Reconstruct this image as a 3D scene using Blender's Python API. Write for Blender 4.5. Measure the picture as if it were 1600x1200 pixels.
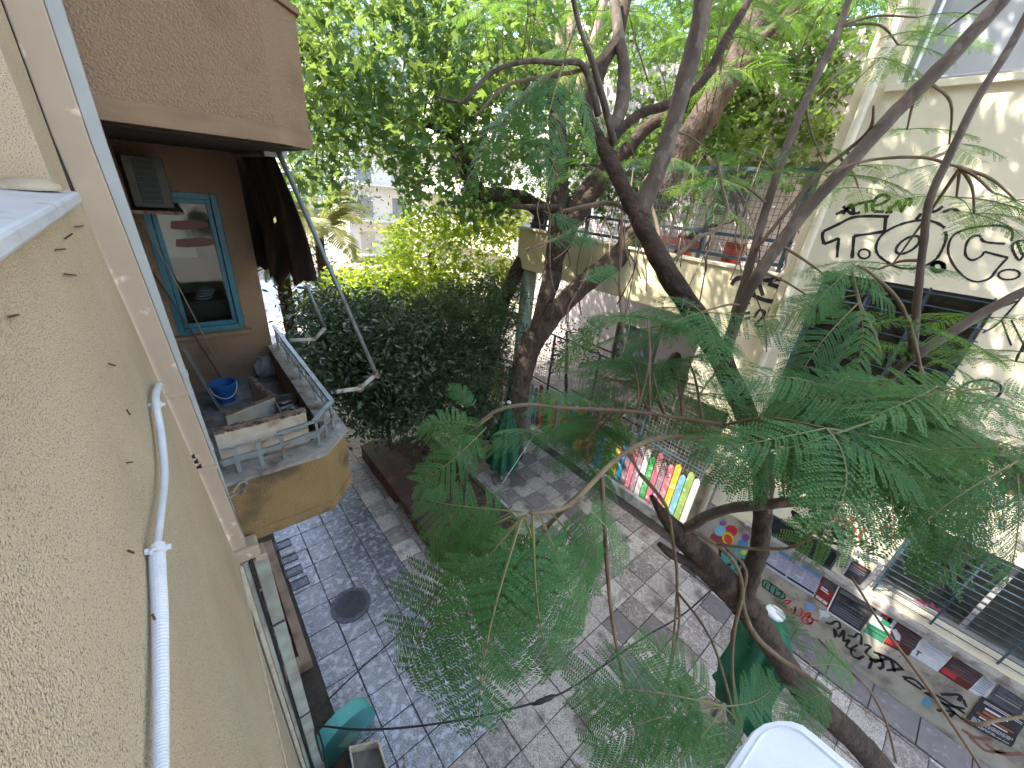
import bpy, math, random
import numpy as np
from mathutils import Vector, Matrix
random.seed(7); np.random.seed(7)
S=bpy.context.scene
for o in list(bpy.data.objects): bpy.data.objects.remove(o)
C=S.collection
H=7.35; F=608.0
def nrm(v): v=np.array(v,float); return v/np.linalg.norm(v)
# camera orientation from the vanishing points of the street
_dn=nrm([-120,1240,F]); CY=nrm([-575,-350,F]); CY=nrm(CY-_dn*(CY@_dn)); CZ=-_dn; CX=np.cross(CY,CZ)
RT=np.array([CX[0],CY[0],CZ[0]]); UP=-np.array([CX[1],CY[1],CZ[1]]); FW=np.array([CX[2],CY[2],CZ[2]])
cam=bpy.data.cameras.new('camera'); co=bpy.data.objects.new('camera',cam); C.objects.link(co)
cam.sensor_width=36; cam.lens=36*F/1600; cam.clip_start=.05; cam.clip_end=600
co.matrix_world=Matrix(((RT[0],UP[0],-FW[0],0),(RT[1],UP[1],-FW[1],0),(RT[2],UP[2],-FW[2],H),(0,0,0,1)))
S.camera=co
SUN=nrm([-.50,.42,.75])
w=bpy.data.worlds.new("World"); S.world=w; w.use_nodes=True
nt=w.node_tree; bg=nt.nodes['Background']; sky=nt.nodes.new('ShaderNodeTexSky'); sky.sky_type='NISHITA'; sky.sun_disc=False
sky.sun_elevation=math.asin(SUN[2]); sky.sun_rotation=math.atan2(SUN[0],SUN[1]); sky.dust_density=2.0
nt.links.new(sky.outputs[0],bg.inputs[0]); bg.inputs[1].default_value=.15
sl=bpy.data.lights.new('sun','SUN'); sl.energy=2.1; sl.angle=math.radians(.5); sl.color=(1,.93,.82)
so=bpy.data.objects.new('sun',sl); C.objects.link(so); so.location=(-20,25,40)
so.rotation_euler=Vector(-SUN).to_track_quat('-Z','Y').to_euler()
S.view_settings.view_transform='Standard'; S.view_settings.look='None'; S.view_settings.gamma=1; S.view_settings.use_curve_mapping=False
S.view_settings.exposure=2.95
S.cycles.max_bounces=8; S.cycles.diffuse_bounces=4; S.cycles.transmission_bounces=6; S.cycles.transparent_max_bounces=8
# ------- helpers: sight lines of the survey photograph, used to measure places in the street
def ray(px,py): return (px-800)*RT-(py-600)*UP+F*FW
O=np.array([0,0,H])
def at(px,py,d): return O+ray(px,py)*(d/F)
def onz(px,py,z): r=ray(px,py); return O+r*((z-H)/r[2])
def onx(px,py,x): r=ray(px,py); return O+r*(x/r[0])
def ony(px,py,y): r=ray(px,py); return O+r*(y/r[1])
def stretch(px,py,dx,dy):
    # how much a wide angle view widens a tube running along (dx,dy)
    r=math.hypot(px-800,py-600)+1e-6; c=F/math.hypot(F,r); l=math.hypot(dx,dy)+1e-6; wx_,wy_=-dy/l,dx/l
    a=(wx_*(px-800)+wy_*(py-600))/r; return math.sqrt(max(0,1-a*a)+a*a/c/c)
def proj(p):
    q=np.array(p)-O; d=q@FW; return 800+F*(q@RT)/d, 600-F*(q@UP)/d, d
# ------- materials
MATS={}
def mat(name,col,rough=.8,var=None,vs=8.,bump=0.,bs=60.,metal=0.,spec=.5,stain=None,ss=1.5,sp=(.45,.7),detail=4,stretch=None,rnd=0.,trans=0.,wet=None,pits=None,world=False):
    if name in MATS: return MATS[name]
    m=bpy.data.materials.new(name); m.use_nodes=True; n=m.node_tree; b=n.nodes['Principled BSDF']; L=n.links.new
    b.inputs['Roughness'].default_value=rough; b.inputs['Metallic'].default_value=metal; b.inputs['Specular IOR Level'].default_value=spec
    tc=n.nodes.new('ShaderNodeTexCoord'); vec=tc.outputs['Object']
    if world: vec=n.nodes.new('ShaderNodeNewGeometry').outputs['Position']
    if stretch:
        mp=n.nodes.new('ShaderNodeMapping'); mp.inputs['Scale'].default_value=stretch; L(vec,mp.inputs[0]); vec=mp.outputs[0]
    def noise(s,d=detail,v=None):
        t=n.nodes.new('ShaderNodeTexNoise'); t.inputs['Scale'].default_value=s; t.inputs['Detail'].default_value=d; L(v or vec,t.inputs['Vector']); return t.outputs['Fac']
    def ramp(f,a,b_):
        r=n.nodes.new('ShaderNodeMapRange'); r.inputs[1].default_value=a; r.inputs[2].default_value=b_; L(f,r.inputs[0]); return r.outputs[0]
    def mix(f,a,c):
        x=n.nodes.new('ShaderNodeMix'); x.data_type='RGBA'; L(f,x.inputs[0])
        for s,v in ((6,a),(7,c)):
            if isinstance(v,tuple): x.inputs[s].default_value=(*v[:3],1)
            else: L(v,x.inputs[s])
        return x.outputs[2]
    c=tuple(col)
    if var: c=mix(ramp(noise(vs),.35,.65),c,tuple(var))
    if pits: c=mix(ramp(noise(pits[0],2),pits[1],pits[2]),c,tuple(pits[3]))
    if stain: c=mix(ramp(noise(ss,6),sp[0],sp[1]),c,tuple(stain))
    if rnd:
        oi=n.nodes.new('ShaderNodeObjectInfo'); hv=n.nodes.new('ShaderNodeHueSaturation'); r=n.nodes.new('ShaderNodeMapRange')
        r.inputs[3].default_value=1-rnd; r.inputs[4].default_value=1+rnd; L(oi.outputs['Random'],r.inputs[0]); L(r.outputs[0],hv.inputs['Value'])
        if isinstance(c,tuple): hv.inputs['Color'].default_value=(*c[:3],1)
        else: L(c,hv.inputs['Color'])
        c=hv.outputs[0]
    if isinstance(c,tuple): b.inputs['Base Color'].default_value=(*c[:3],1)
    else: L(c,b.inputs['Base Color'])
    if wet: L(ramp(noise(wet[0],5),.3,.7),(q:=n.nodes.new('ShaderNodeMapRange')).inputs[0]); q.inputs[3].default_value=wet[1]; q.inputs[4].default_value=wet[2]; L(q.outputs[0],b.inputs['Roughness'])
    if bump:
        bp=n.nodes.new('ShaderNodeBump'); bp.inputs['Strength'].default_value=min(1,bump); bp.inputs['Distance'].default_value=.012*max(1,bump); L(noise(bs,3),bp.inputs['Height']); L(bp.outputs[0],b.inputs['Normal'])
    MATS[name]=m; return m
def leafmat(name,c1,c2,tr,trc,rough=.45,clump=None,spec=.22):
    m=bpy.data.materials.new(name); m.use_nodes=True; n=m.node_tree; b=n.nodes['Principled BSDF']; L=n.links.new; out=n.nodes['Material Output']
    g=n.nodes.new('ShaderNodeNewGeometry'); x=n.nodes.new('ShaderNodeMix'); x.data_type='RGBA'; L(g.outputs['Random Per Island'],x.inputs[0])
    x.inputs[6].default_value=(*c1,1); x.inputs[7].default_value=(*c2,1)
    oi=n.nodes.new('ShaderNodeObjectInfo'); r=n.nodes.new('ShaderNodeMapRange'); r.inputs[3].default_value=.68; r.inputs[4].default_value=1.4; L(oi.outputs['Random'],r.inputs[0])
    hv=n.nodes.new('ShaderNodeHueSaturation'); L(r.outputs[0],hv.inputs['Value']); L(x.outputs[2],hv.inputs['Color'])
    r2=n.nodes.new('ShaderNodeMapRange'); r2.inputs[3].default_value=.515; r2.inputs[4].default_value=.475; L(oi.outputs['Random'],r2.inputs[0]); L(r2.outputs[0],hv.inputs['Hue'])
    c=hv.outputs[0]
    if clump:
        tc=n.nodes.new('ShaderNodeTexCoord'); t=n.nodes.new('ShaderNodeTexNoise'); t.inputs['Scale'].default_value=clump[0]; L(tc.outputs['Object'],t.inputs['Vector'])
        rr=n.nodes.new('ShaderNodeMapRange'); rr.inputs[1].default_value=.4; rr.inputs[2].default_value=.62; L(t.outputs['Fac'],rr.inputs[0])
        y=n.nodes.new('ShaderNodeMix'); y.data_type='RGBA'; L(rr.outputs[0],y.inputs[0]); L(c,y.inputs[6]); y.inputs[7].default_value=(*clump[1],1); c=y.outputs[2]
    L(c,b.inputs['Base Color']); b.inputs['Roughness'].default_value=rough; b.inputs['Specular IOR Level'].default_value=spec
    t=n.nodes.new('ShaderNodeBsdfTranslucent'); t.inputs[0].default_value=(*trc,1); ms=n.nodes.new('ShaderNodeMixShader'); ms.inputs[0].default_value=tr
    L(b.outputs[0],ms.inputs[1]); L(t.outputs[0],ms.inputs[2]); L(ms.outputs[0],out.inputs[0]); MATS[name]=m; return m
def glassmat(name,tint,rough=.05,alpha=.5):
    m=bpy.data.materials.new(name); m.use_nodes=True; n=m.node_tree; L=n.links.new; out=n.nodes['Material Output']
    g=n.nodes.new('ShaderNodeBsdfGlossy'); g.inputs['Roughness'].default_value=rough; t=n.nodes.new('ShaderNodeBsdfTransparent'); t.inputs[0].default_value=(*tint,1)
    f=n.nodes.new('ShaderNodeFresnel'); f.inputs[0].default_value=1.5; a=n.nodes.new('ShaderNodeMath'); a.operation='ADD'; a.inputs[1].default_value=1-alpha-.5 if alpha<.5 else .0; L(f.outputs[0],a.inputs[0])
    x=n.nodes.new('ShaderNodeMixShader'); L(a.outputs[0],x.inputs[0]); L(t.outputs[0],x.inputs[1]); L(g.outputs[0],x.inputs[2]); L(x.outputs[0],out.inputs[0]); return m
# ------- mesh builder
class MB:
    def __init__(s): s.v=[]; s.f=[]; s.n=0
    def add(s,v,f):
        b=s.n; v=[tuple(map(float,p)) for p in v]; s.v+=v; s.f+=[tuple(b+i for i in q) for q in f]; s.n+=len(v); return s
    def box(s,x0,x1,y0,y1,z0,z1):
        x0,x1=min(x0,x1),max(x0,x1); y0,y1=min(y0,y1),max(y0,y1); z0,z1=min(z0,z1),max(z0,z1)
        return s.add([(x0,y0,z0),(x1,y0,z0),(x1,y1,z0),(x0,y1,z0),(x0,y0,z1),(x1,y0,z1),(x1,y1,z1),(x0,y1,z1)],[(0,3,2,1),(4,5,6,7),(0,1,5,4),(1,2,6,5),(2,3,7,6),(3,0,4,7)])
    def bar(s,a,b,w,h=None,up=(0,0,1)):
        a=np.array(a,float); b=np.array(b,float); h=h or w; d=nrm(b-a); u=np.array(up,float)
        if abs(d@u)>.95: u=np.array([0,1.,0])
        r=nrm(np.cross(d,u)); u=np.cross(r,d); r=r*w/2; u=u*h/2
        return s.add([a-r-u,a+r-u,a+r+u,a-r+u,b-r-u,b+r-u,b+r+u,b-r+u],[(0,1,2,3),(7,6,5,4),(0,4,5,1),(1,5,6,2),(2,6,7,3),(3,7,4,0)])
    def tube(s,pts,rad,n=8,cap=True,jit=0.):
        pts=[np.array(p,float) for p in pts]; k=len(pts)
        if not hasattr(rad,'__len__'): rad=[rad]*k
        vs=[]; ref=None
        for i,p in enumerate(pts):
            d=nrm(pts[min(i+1,k-1)]-pts[max(i-1,0)])
            if ref is None: ref=np.array([0,0,1.]) if abs(d[2])<.9 else np.array([1.,0,0])
            r=nrm(np.cross(d,ref)); u=np.cross(r,d); ref=u
            for j in range(n):
                a=2*math.pi*j/n; rr=rad[i]*(1+jit*math.sin(3.1*i+2.3*j*1.7)*random.random()); vs.append(p+rr*(math.cos(a)*r+math.sin(a)*u))
        fs=[(i*n+j,i*n+(j+1)%n,(i+1)*n+(j+1)%n,(i+1)*n+j) for i in range(k-1) for j in range(n)]
        if cap: fs+= [tuple(range(n-1,-1,-1)),tuple((k-1)*n+j for j in range(n))]
        return s.add(vs,fs)
    def prism(s,poly,z0,z1):
        n=len(poly); return s.add([(x,y,z0) for x,y in poly]+[(x,y,z1) for x,y in poly],[tuple(range(n-1,-1,-1)),tuple(range(n,2*n))]+[(i,(i+1)%n,n+(i+1)%n,n+i) for i in range(n)])
    def lathe(s,prof,c=(0,0,0),n=24,fold=None):
        vs=[]
        for r,z in prof:
            for j in range(n):
                a=2*math.pi*j/n; q=r*(fold(a,z) if fold else 1); vs.append((c[0]+q*math.cos(a),c[1]+q*math.sin(a),c[2]+z))
        k=len(prof); return s.add(vs,[(i*n+j,i*n+(j+1)%n,(i+1)*n+(j+1)%n,(i+1)*n+j) for i in range(k-1) for j in range(n)]+[tuple((k-1)*n+j for j in range(n))])
    def build(s,name,m,parent=None,smooth=False,bevel=0.,**kw):
        me=bpy.data.meshes.new(name); me.from_pydata(s.v,[],s.f); me.update()
        if m: me.materials.append(m)
        if smooth: me.polygons.foreach_set('use_smooth',[True]*len(me.polygons))
        o=bpy.data.objects.new(name,me); C.objects.link(o)
        if parent: o.parent=parent
        if bevel:
            b=o.modifiers.new('bevel','BEVEL'); b.width=bevel; b.segments=2; b.limit_method='ANGLE'
        return tag(o,**kw)
def tag(o,label=None,cat=None,group=None,kind=None):
    if label: o['label']=label
    if cat: o['category']=cat
    if group: o['group']=group
    if kind: o['kind']=kind
    return o
def thing(name,label,cat,group=None,loc=(0,0,0)):
    o=bpy.data.objects.new(name,None); o.empty_display_size=.1; C.objects.link(o); o.location=loc
    return tag(o,label,cat,group)
def smooth_path(P,k=5):
    # Catmull-Rom through rows of (x,y,z,r)
    P=np.array(P,float); out=[]
    for i in range(len(P)-1):
        a,b,c,d=P[max(i-1,0)],P[i],P[i+1],P[min(i+2,len(P)-1)]
        for j in range(k):
            t=j/k; out.append(.5*((2*b)+(c-a)*t+(2*a-5*b+4*c-d)*t*t+(-a+3*b-3*c+d)*t**3))
    out.append(P[-1]); return np.array(out)
def ribbon(mb,pts,w,nrml,off=0.):
    """flat painted stroke along pts lying on a plane with normal nrml"""
    pts=[np.array(p,float) for p in pts]; N=np.array(nrml,float); vs=[]
    for i,p in enumerate(pts):
        d=nrm(pts[min(i+1,len(pts)-1)]-pts[max(i-1,0)]+1e-9); sd=nrm(np.cross(d,N)); ww=w*(.8+.4*random.random())/2
        vs+= [p+N*off-sd*ww,p+N*off+sd*ww]
    mb.add(vs,[(2*i,2*i+1,2*i+3,2*i+2) for i in range(len(pts)-1)])
def text(body,loc,xd,yd,size,m,parent,name='lettering'):
    cu=bpy.data.curves.new(name,'FONT'); cu.body=body; cu.size=size; cu.extrude=.0008; cu.resolution_u=2; cu.materials.append(m)
    o=bpy.data.objects.new(name,cu); C.objects.link(o); x=nrm(xd); z=nrm(np.cross(x,yd)); y=np.cross(z,x)
    o.matrix_world=Matrix(((x[0],y[0],z[0],loc[0]),(x[1],y[1],z[1],loc[1]),(x[2],y[2],z[2],loc[2]),(0,0,0,1)))
    if parent: o.parent=parent
    return o
def copy_child(src,parent,loc=None,name=None):
    c=src.copy(); C.objects.link(c); c.parent=parent
    if loc is not None: c.location=loc
    return c
# ================= materials
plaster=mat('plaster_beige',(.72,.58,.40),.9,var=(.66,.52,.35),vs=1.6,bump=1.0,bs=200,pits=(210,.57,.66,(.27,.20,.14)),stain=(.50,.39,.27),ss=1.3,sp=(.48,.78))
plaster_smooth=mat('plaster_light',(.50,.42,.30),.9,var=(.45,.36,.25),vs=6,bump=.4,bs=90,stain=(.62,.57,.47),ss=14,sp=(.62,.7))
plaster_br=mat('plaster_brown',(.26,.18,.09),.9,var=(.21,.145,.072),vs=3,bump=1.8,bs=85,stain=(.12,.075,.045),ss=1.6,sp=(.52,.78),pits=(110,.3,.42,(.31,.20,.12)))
plaster_oc=mat('plaster_ochre',(.32,.21,.085),.9,var=(.25,.16,.065),vs=3,bump=1.6,bs=85,stain=(.12,.08,.045),ss=3.0,sp=(.54,.70),pits=(60,.66,.72,(.38,.28,.16)))
trim_br=mat('painted_trim_brown',(.27,.185,.105),.85,var=(.22,.14,.08),vs=4,bump=.3,bs=60,stretch=(1,1,4),stain=(.2,.13,.08),ss=3)
cement=mat('weathered_cement',(.36,.33,.29),.9,var=(.24,.21,.18),vs=7,bump=.8,bs=50,stain=(.13,.10,.08),ss=5,sp=(.5,.66))
cement_dk=mat('dirty_cement',(.20,.18,.15),.95,var=(.11,.095,.08),vs=6,bump=.8,bs=40)
rustm=mat('flaking_rust',(.30,.20,.14),.9,var=(.10,.06,.045),vs=22,bump=1,bs=60)
whitep=mat('aged_white_paint',(.56,.50,.40),.7,var=(.44,.36,.26),vs=9,bump=.3,bs=30,stain=(.22,.14,.08),ss=6,sp=(.58,.72))
beige_metal=mat('beige_painted_metal',(.44,.34,.245),.5,var=(.40,.30,.21),vs=3,stain=(.66,.55,.43),ss=9,sp=(.64,.7))
grey_pvc=mat('grey_pvc',(.40,.41,.40),.5,var=(.35,.36,.35),vs=5)
green_pvc=mat('pale_green_grey_paint',(.40,.42,.36),.5,var=(.33,.34,.29),vs=4,stain=(.25,.23,.18),ss=4)
white_pl=mat('white_plastic',(.70,.72,.74),.35,var=(.62,.64,.67),vs=12,stain=(.5,.5,.48),ss=8,sp=(.6,.75),bump=.05,bs=200)
marble=mat('white_marble',(.66,.68,.72),.35,var=(.55,.58,.63),vs=6,stain=(.45,.40,.35),ss=12,sp=(.6,.72),bump=.1,bs=80)
teal=mat('teal_paint',(.035,.17,.21),.45,var=(.025,.12,.16),vs=10)
greym=mat('grey_galvanised',(.24,.27,.27),.45,var=(.17,.19,.19),vs=9,metal=.3,stain=(.20,.12,.07),ss=9,sp=(.6,.7))
whitem=mat('worn_white_tube',(.42,.40,.37),.5,var=(.30,.27,.24),vs=14,stain=(.18,.10,.06),ss=20,sp=(.58,.68))
darkm=mat('dark_metal',(.035,.04,.045),.5,var=(.06,.06,.06),vs=14)
blackm=mat('black_rubber',(.015,.015,.016),.6)
bluem=mat('dark_blue_metal',(.04,.075,.10),.5,var=(.03,.055,.075),vs=9)
cream=mat('cream_render',(.72,.66,.50),.85,var=(.66,.59,.43),vs=1.6,bump=.15,bs=80,stain=(.50,.44,.33),ss=1.1,sp=(.56,.80))
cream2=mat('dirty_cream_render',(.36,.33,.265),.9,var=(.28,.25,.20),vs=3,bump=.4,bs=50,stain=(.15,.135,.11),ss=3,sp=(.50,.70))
yellow=mat('yellow_render',(.66,.58,.38),.85,var=(.60,.53,.34),vs=2,bump=.1,bs=60,stain=(.5,.42,.25),ss=2,sp=(.6,.8))
greenc=mat('sage_painted_column',(.34,.42,.33),.8,var=(.28,.36,.28),vs=3,stain=(.22,.25,.2),ss=4)
ledgem=mat('marble_ledge',(.33,.31,.28),.6,var=(.22,.20,.175),vs=5,stain=(.14,.11,.09),ss=6,sp=(.52,.66),bump=.2,bs=40)
tile_m=mat('paving_stone',world=True,col=(.25,.205,.185),rough=.5,var=(.15,.12,.11),vs=3,stain=(.44,.405,.37),ss=11,sp=(.50,.68),pits=(38,.50,.60,(.36,.34,.32)),rnd=.22,wet=(2.2,.26,.62),bump=.35,bs=45,spec=.65)
tile_w=mat('paving_stone_worn',world=True,col=(.43,.385,.34),rough=.6,var=(.23,.19,.165),vs=14,stain=(.17,.14,.125),ss=2.5,sp=(.5,.66),pits=(55,.48,.58,(.58,.55,.50)),rnd=.16,wet=(3,.35,.7),bump=.4,bs=50)
tile_d=mat('paving_stone_smooth',world=True,col=(.17,.15,.155),rough=.5,var=(.21,.185,.18),vs=6,rnd=.12,wet=(3,.25,.5),bump=.15,bs=60,stain=(.3,.28,.26),ss=9,sp=(.6,.7))
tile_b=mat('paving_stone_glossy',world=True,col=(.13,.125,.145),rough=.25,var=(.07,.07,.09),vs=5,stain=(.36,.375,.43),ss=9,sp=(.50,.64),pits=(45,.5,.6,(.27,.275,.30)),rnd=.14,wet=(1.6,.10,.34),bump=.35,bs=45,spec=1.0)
joint=mat('paving_joint_dirt',(.085,.07,.06),.95,var=(.05,.042,.035),vs=9)
soil=mat('soil',(.075,.045,.03),.98,var=(.13,.085,.06),vs=20,bump=2,bs=50,stain=(.03,.02,.015),ss=6)
yard_m=mat('yard_asphalt',(.20,.175,.165),.9,var=(.14,.12,.11),vs=3,bump=.3,bs=90,stain=(.34,.30,.27),ss=2)
bark_d=mat('bark_dark',(.062,.036,.024),.9,var=(.022,.013,.009),vs=9,bump=1.6,bs=30,stain=(.085,.053,.037),ss=7,sp=(.52,.72))
bark_g=mat('bark_grey_smooth',(.12,.088,.067),.8,var=(.066,.046,.035),vs=10,bump=.4,bs=50,stain=(.16,.125,.10),ss=12,sp=(.55,.62),stretch=(1,1,.6))
bark_p=mat('bark_pinkish',(.36,.245,.19),.8,var=(.26,.165,.12),vs=8,bump=.6,bs=40,stretch=(1,1,.25))
bark_r=mat('bark_rough',(.070,.045,.031),.95,var=(.026,.016,.011),vs=14,bump=5,bs=22,stretch=(1,1,.4),stain=(.11,.078,.058),ss=5)
twigm=mat('twig_tan',(.20,.14,.085),.8,var=(.13,.085,.05),vs=12)
redb=mat('painted_red_masonry',(.20,.06,.038),.7,var=(.09,.03,.025),vs=5,bump=.7,bs=40,stain=(.05,.035,.035),ss=3,sp=(.45,.62))
redtop=mat('sooty_red_slab',(.075,.033,.027),.55,var=(.035,.022,.022),vs=4,bump=.4,bs=50,stain=(.15,.055,.03),ss=2.5,sp=(.58,.72))
mossy=mat('mossy_kerb',(.10,.12,.06),.95,var=(.06,.06,.035),vs=12,bump=1,bs=40)
green_cloth=mat('green_canvas',(.012,.125,.062),.75,var=(.008,.09,.045),vs=4,bump=.15,bs=200)
green_cloth2=mat('faded_green_canvas',(.018,.12,.062),.8,var=(.012,.085,.045),vs=4,bump=.15,bs=200)
whiteplain=mat('white_paint',(.75,.75,.73),.5)
ink=mat('black_spray_paint',(.012,.012,.014),.7)
inkred=mat('red_spray_paint',(.45,.03,.03),.7)
inkbrown=mat('brown_spray_paint',(.20,.09,.07),.7)
# ================= ground and paving
MB().box(-150,200,-150,300,-.4,-.05).build('ground',mat('ground_earth',(.30,.26,.22),.95,var=(.2,.17,.14),vs=.4),kind='structure')
MB().box(-.3,8.4,-9,34,-.045,-.022).build('pavement_bed',joint,kind='structure')
pave=MB().box(-.28,8.0,13.02,34,-.021,-.004).build('pavement',tile_m,kind='structure')
def tile_mesh(nm,s,m):
    h=s/2-.006; b=.007; q=MB(); q.add([(-h,-h,-.02),(h,-h,-.02),(h,h,-.02),(-h,h,-.02),(-h,-h,-b),(h,-h,-b),(h,h,-b),(-h,h,-b),(-h+b,-h+b,0),(h-b,-h+b,0),(h-b,h-b,0),(-h+b,h-b,0)],
      [(i,(i+1)%4,4+(i+1)%4,4+i) for i in range(4)]+[(4+i,4+(i+1)%4,8+(i+1)%4,8+i) for i in range(4)]+[(8,9,10,11)])
    me=bpy.data.meshes.new(nm); me.from_pydata(q.v,[],q.f); me.materials.append(m); return me,q
TS=.5; tms=[tile_mesh('paving_tile',TS,m) for m in (tile_m,tile_w,tile_d,tile_b)]
rest=MB(); cand=[]
RX=[.33+.5*i for i in range(-1,16)]
for i in range(16):
    for j in range(40):
        x=.62+TS*i; y=-7+TS*j+.40
        if x>8.0: continue
        px,py,d=proj((x,y,0)) if (np.array((x,y,0))-O)@FW>.2 else (0,9999,99)
        vis= 380<px<1650 and 640<py<1290
        cand.append((0 if vis else 1,math.hypot(x-3,y-1.5),x,y))
cand.sort()
for k,(nv,_,x,y) in enumerate(cand):
    r=random.random()
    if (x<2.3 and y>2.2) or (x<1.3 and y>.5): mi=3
    elif x<3.2 and y>4: mi=0 if r<.6 else 1
    else: mi=1 if r<.52 else (0 if r<.82 else 2)
    if k<296:
        o=bpy.data.objects.new('paving_tile',tms[mi][0]); C.objects.link(o); o.parent=pave
        o.location=(x+random.uniform(-.004,.004),y+random.uniform(-.004,.004),random.uniform(-.003,.003)); o.rotation_euler=(random.uniform(-.006,.006),random.uniform(-.006,.006),random.uniform(-.008,.008))
    else:
        q=tms[0][1]; rest.add([(a+x,b+y,c) for a,b,c in q.v],q.f)
rest.build('far_paving_tiles',tile_m,pave,kind='stuff')
# fallen leaves
lf=MB()
for k in range(420):
    x=random.uniform(.4,7.9); y=random.uniform(-2,12); a=random.random()*6.3; s=random.uniform(.012,.04); z=.006
    lf.add([(x+s*math.cos(a),y+s*math.sin(a),z),(x+s*.4*math.cos(a+1.57),y+s*.4*math.sin(a+1.57),z+.01),(x-s*math.cos(a),y-s*math.sin(a),z+.004),(x-s*.4*math.cos(a+1.57),y-s*.4*math.sin(a+1.57),z+.008)],[(0,1,2,3)])
lf.build('fallen_leaves',leafmat('dry_leaf',(.18,.09,.03),(.30,.20,.06),.2,(.3,.15,.05)),kind='stuff',label='small dry leaves scattered over the paving',cat='leaves')
# manhole
mh=thing('manhole_cover','round cast iron manhole cover in the glossy tiles','manhole cover',loc=(1.14,5.32,.01))
c=onz(548,945,0); mx,my=c[0],c[1]; mh.location=(mx,my,0)
def setp(o,p): o.parent=p; o.matrix_parent_inverse=Matrix.Translation(-p.location); return o
iron=mat('cast_iron',(.10,.10,.115),.4,var=(.06,.06,.07),vs=20,metal=.5,bump=.3,bs=90)
setp(MB().lathe([(.36,.004),(.36,.016),(.325,.018)],(mx,my,0),40).build('ring',iron,smooth=False),mh)
setp(MB().lathe([(.315,.004),(.315,.012),(.30,.013)],(mx,my,0),40).build('plate',iron),mh)
kn=MB()
for i in range(-11,12):
    for j in range(-11,12):
        x=i*.026; y=j*.026
        if x*x+y*y<.285**2: kn.box(mx+x-.008,mx+x+.008,my+y-.008,my+y+.008,.012,.018)
setp(kn.build('tread_studs',iron,kind='stuff'),mh)
# four small drain grates
for k,(px,py) in enumerate([(442,851),(452,873),(459,893),(469,911)]):
    c=onz(px,py,0); g=thing('drain_grate',['drain grate nearest the balcony, first of the row of four','second drain grate from the balcony in the row','third drain grate from the balcony in the row','last drain grate of the row, nearest the manhole'][k],'drain grate','iron drain grates beside the wall planter',loc=(c[0],c[1],0))
    fr=MB(); a,b=.155,.115; 
    for (x0,x1,y0,y1) in ((-a,a,-b,-b+.02),(-a,a,b-.02,b),(-a,-a+.02,-b+.02,b-.02),(a-.02,a,-b+.02,b-.02)): fr.box(c[0]+x0,c[0]+x1,c[1]+y0,c[1]+y1,.002,.02)
    setp(fr.build('frame',iron),g); sl_=MB()
    for i in range(9): sl_.box(c[0]-a+.03+i*.031,c[0]-a+.045+i*.031,c[1]-b+.02,c[1]+b-.02,.002,.016)
    setp(sl_.build('bars',iron),g)
# wall planter with earth at the foot of the left building
pl=thing('wall_planter','low cement planter of bare earth along the foot of the left building','planter')
pm=mat('planter_cement',(.36,.25,.18),.9,var=(.28,.19,.14),vs=4,bump=.5,bs=50,stain=(.14,.09,.07),ss=2,sp=(.55,.7))
MB().box(.16,.31,4.6,7.6,0,.22).box(-.1,.16,4.6,4.78,0,.22).box(-.1,.16,7.42,7.6,0,.22).build('wall',pm,pl,bevel=.012)
MB().box(-.13,.158,4.785,7.415,.0,.12).build('soil',soil,pl)
sc=MB()
for k in range(26):
    x=random.uniform(-.1,.14); y=random.uniform(4.9,7.3); s=random.uniform(.01,.035); sc.box(x-s,x+s,y-s*.6,y+s*.6,.121,.121+s)
sc.build('rubble',cement,pl,kind='stuff')
# ================= left building
lb=thing('apartment_building','tan plastered apartment building with two chamfered balconies on the left','building')
def wall_holes(mb,x,y0,y1,z0,z1,holes,depth):
    ys=sorted({y0,y1,*[h[0] for h in holes],*[h[1] for h in holes]}); zs=sorted({z0,z1,*[h[2] for h in holes],*[h[3] for h in holes]})
    inh=lambda y,z: any(h[0]<y<h[1] and h[2]<z<h[3] for h in holes)
    for a,b in zip(ys,ys[1:]):
        for c_,d in zip(zs,zs[1:]):
            if not inh((a+b)/2,(c_+d)/2): mb.add([(x,a,c_),(x,b,c_),(x,b,d),(x,a,d)],[(0,1,2,3)])
    X=x+depth
    for a,b,c_,d in holes:
        mb.add([(x,a,c_),(X,a,c_),(X,a,d),(x,a,d)],[(0,1,2,3)]); mb.add([(x,b,c_),(X,b,c_),(X,b,d),(x,b,d)],[(3,2,1,0)])
        mb.add([(x,a,c_),(x,b,c_),(X,b,c_),(X,a,c_)],[(0,1,2,3)]); mb.add([(x,a,d),(x,b,d),(X,b,d),(X,a,d)],[(3,2,1,0)])
# near facade: leans out slightly towards its foot
near=MB(); YC=2.93
def wx(z): return -.30+.17*max(0,min(1,(7.4-z)/2.9))
zs=[4.5,5.2,6,6.7,7.17]; 
for a,b in zip(zs,zs[1:]): near.add([(wx(a),-6,a),(wx(a),YC,a),(wx(b),YC,b),(wx(b),-6,b)],[(0,1,2,3)])
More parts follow.
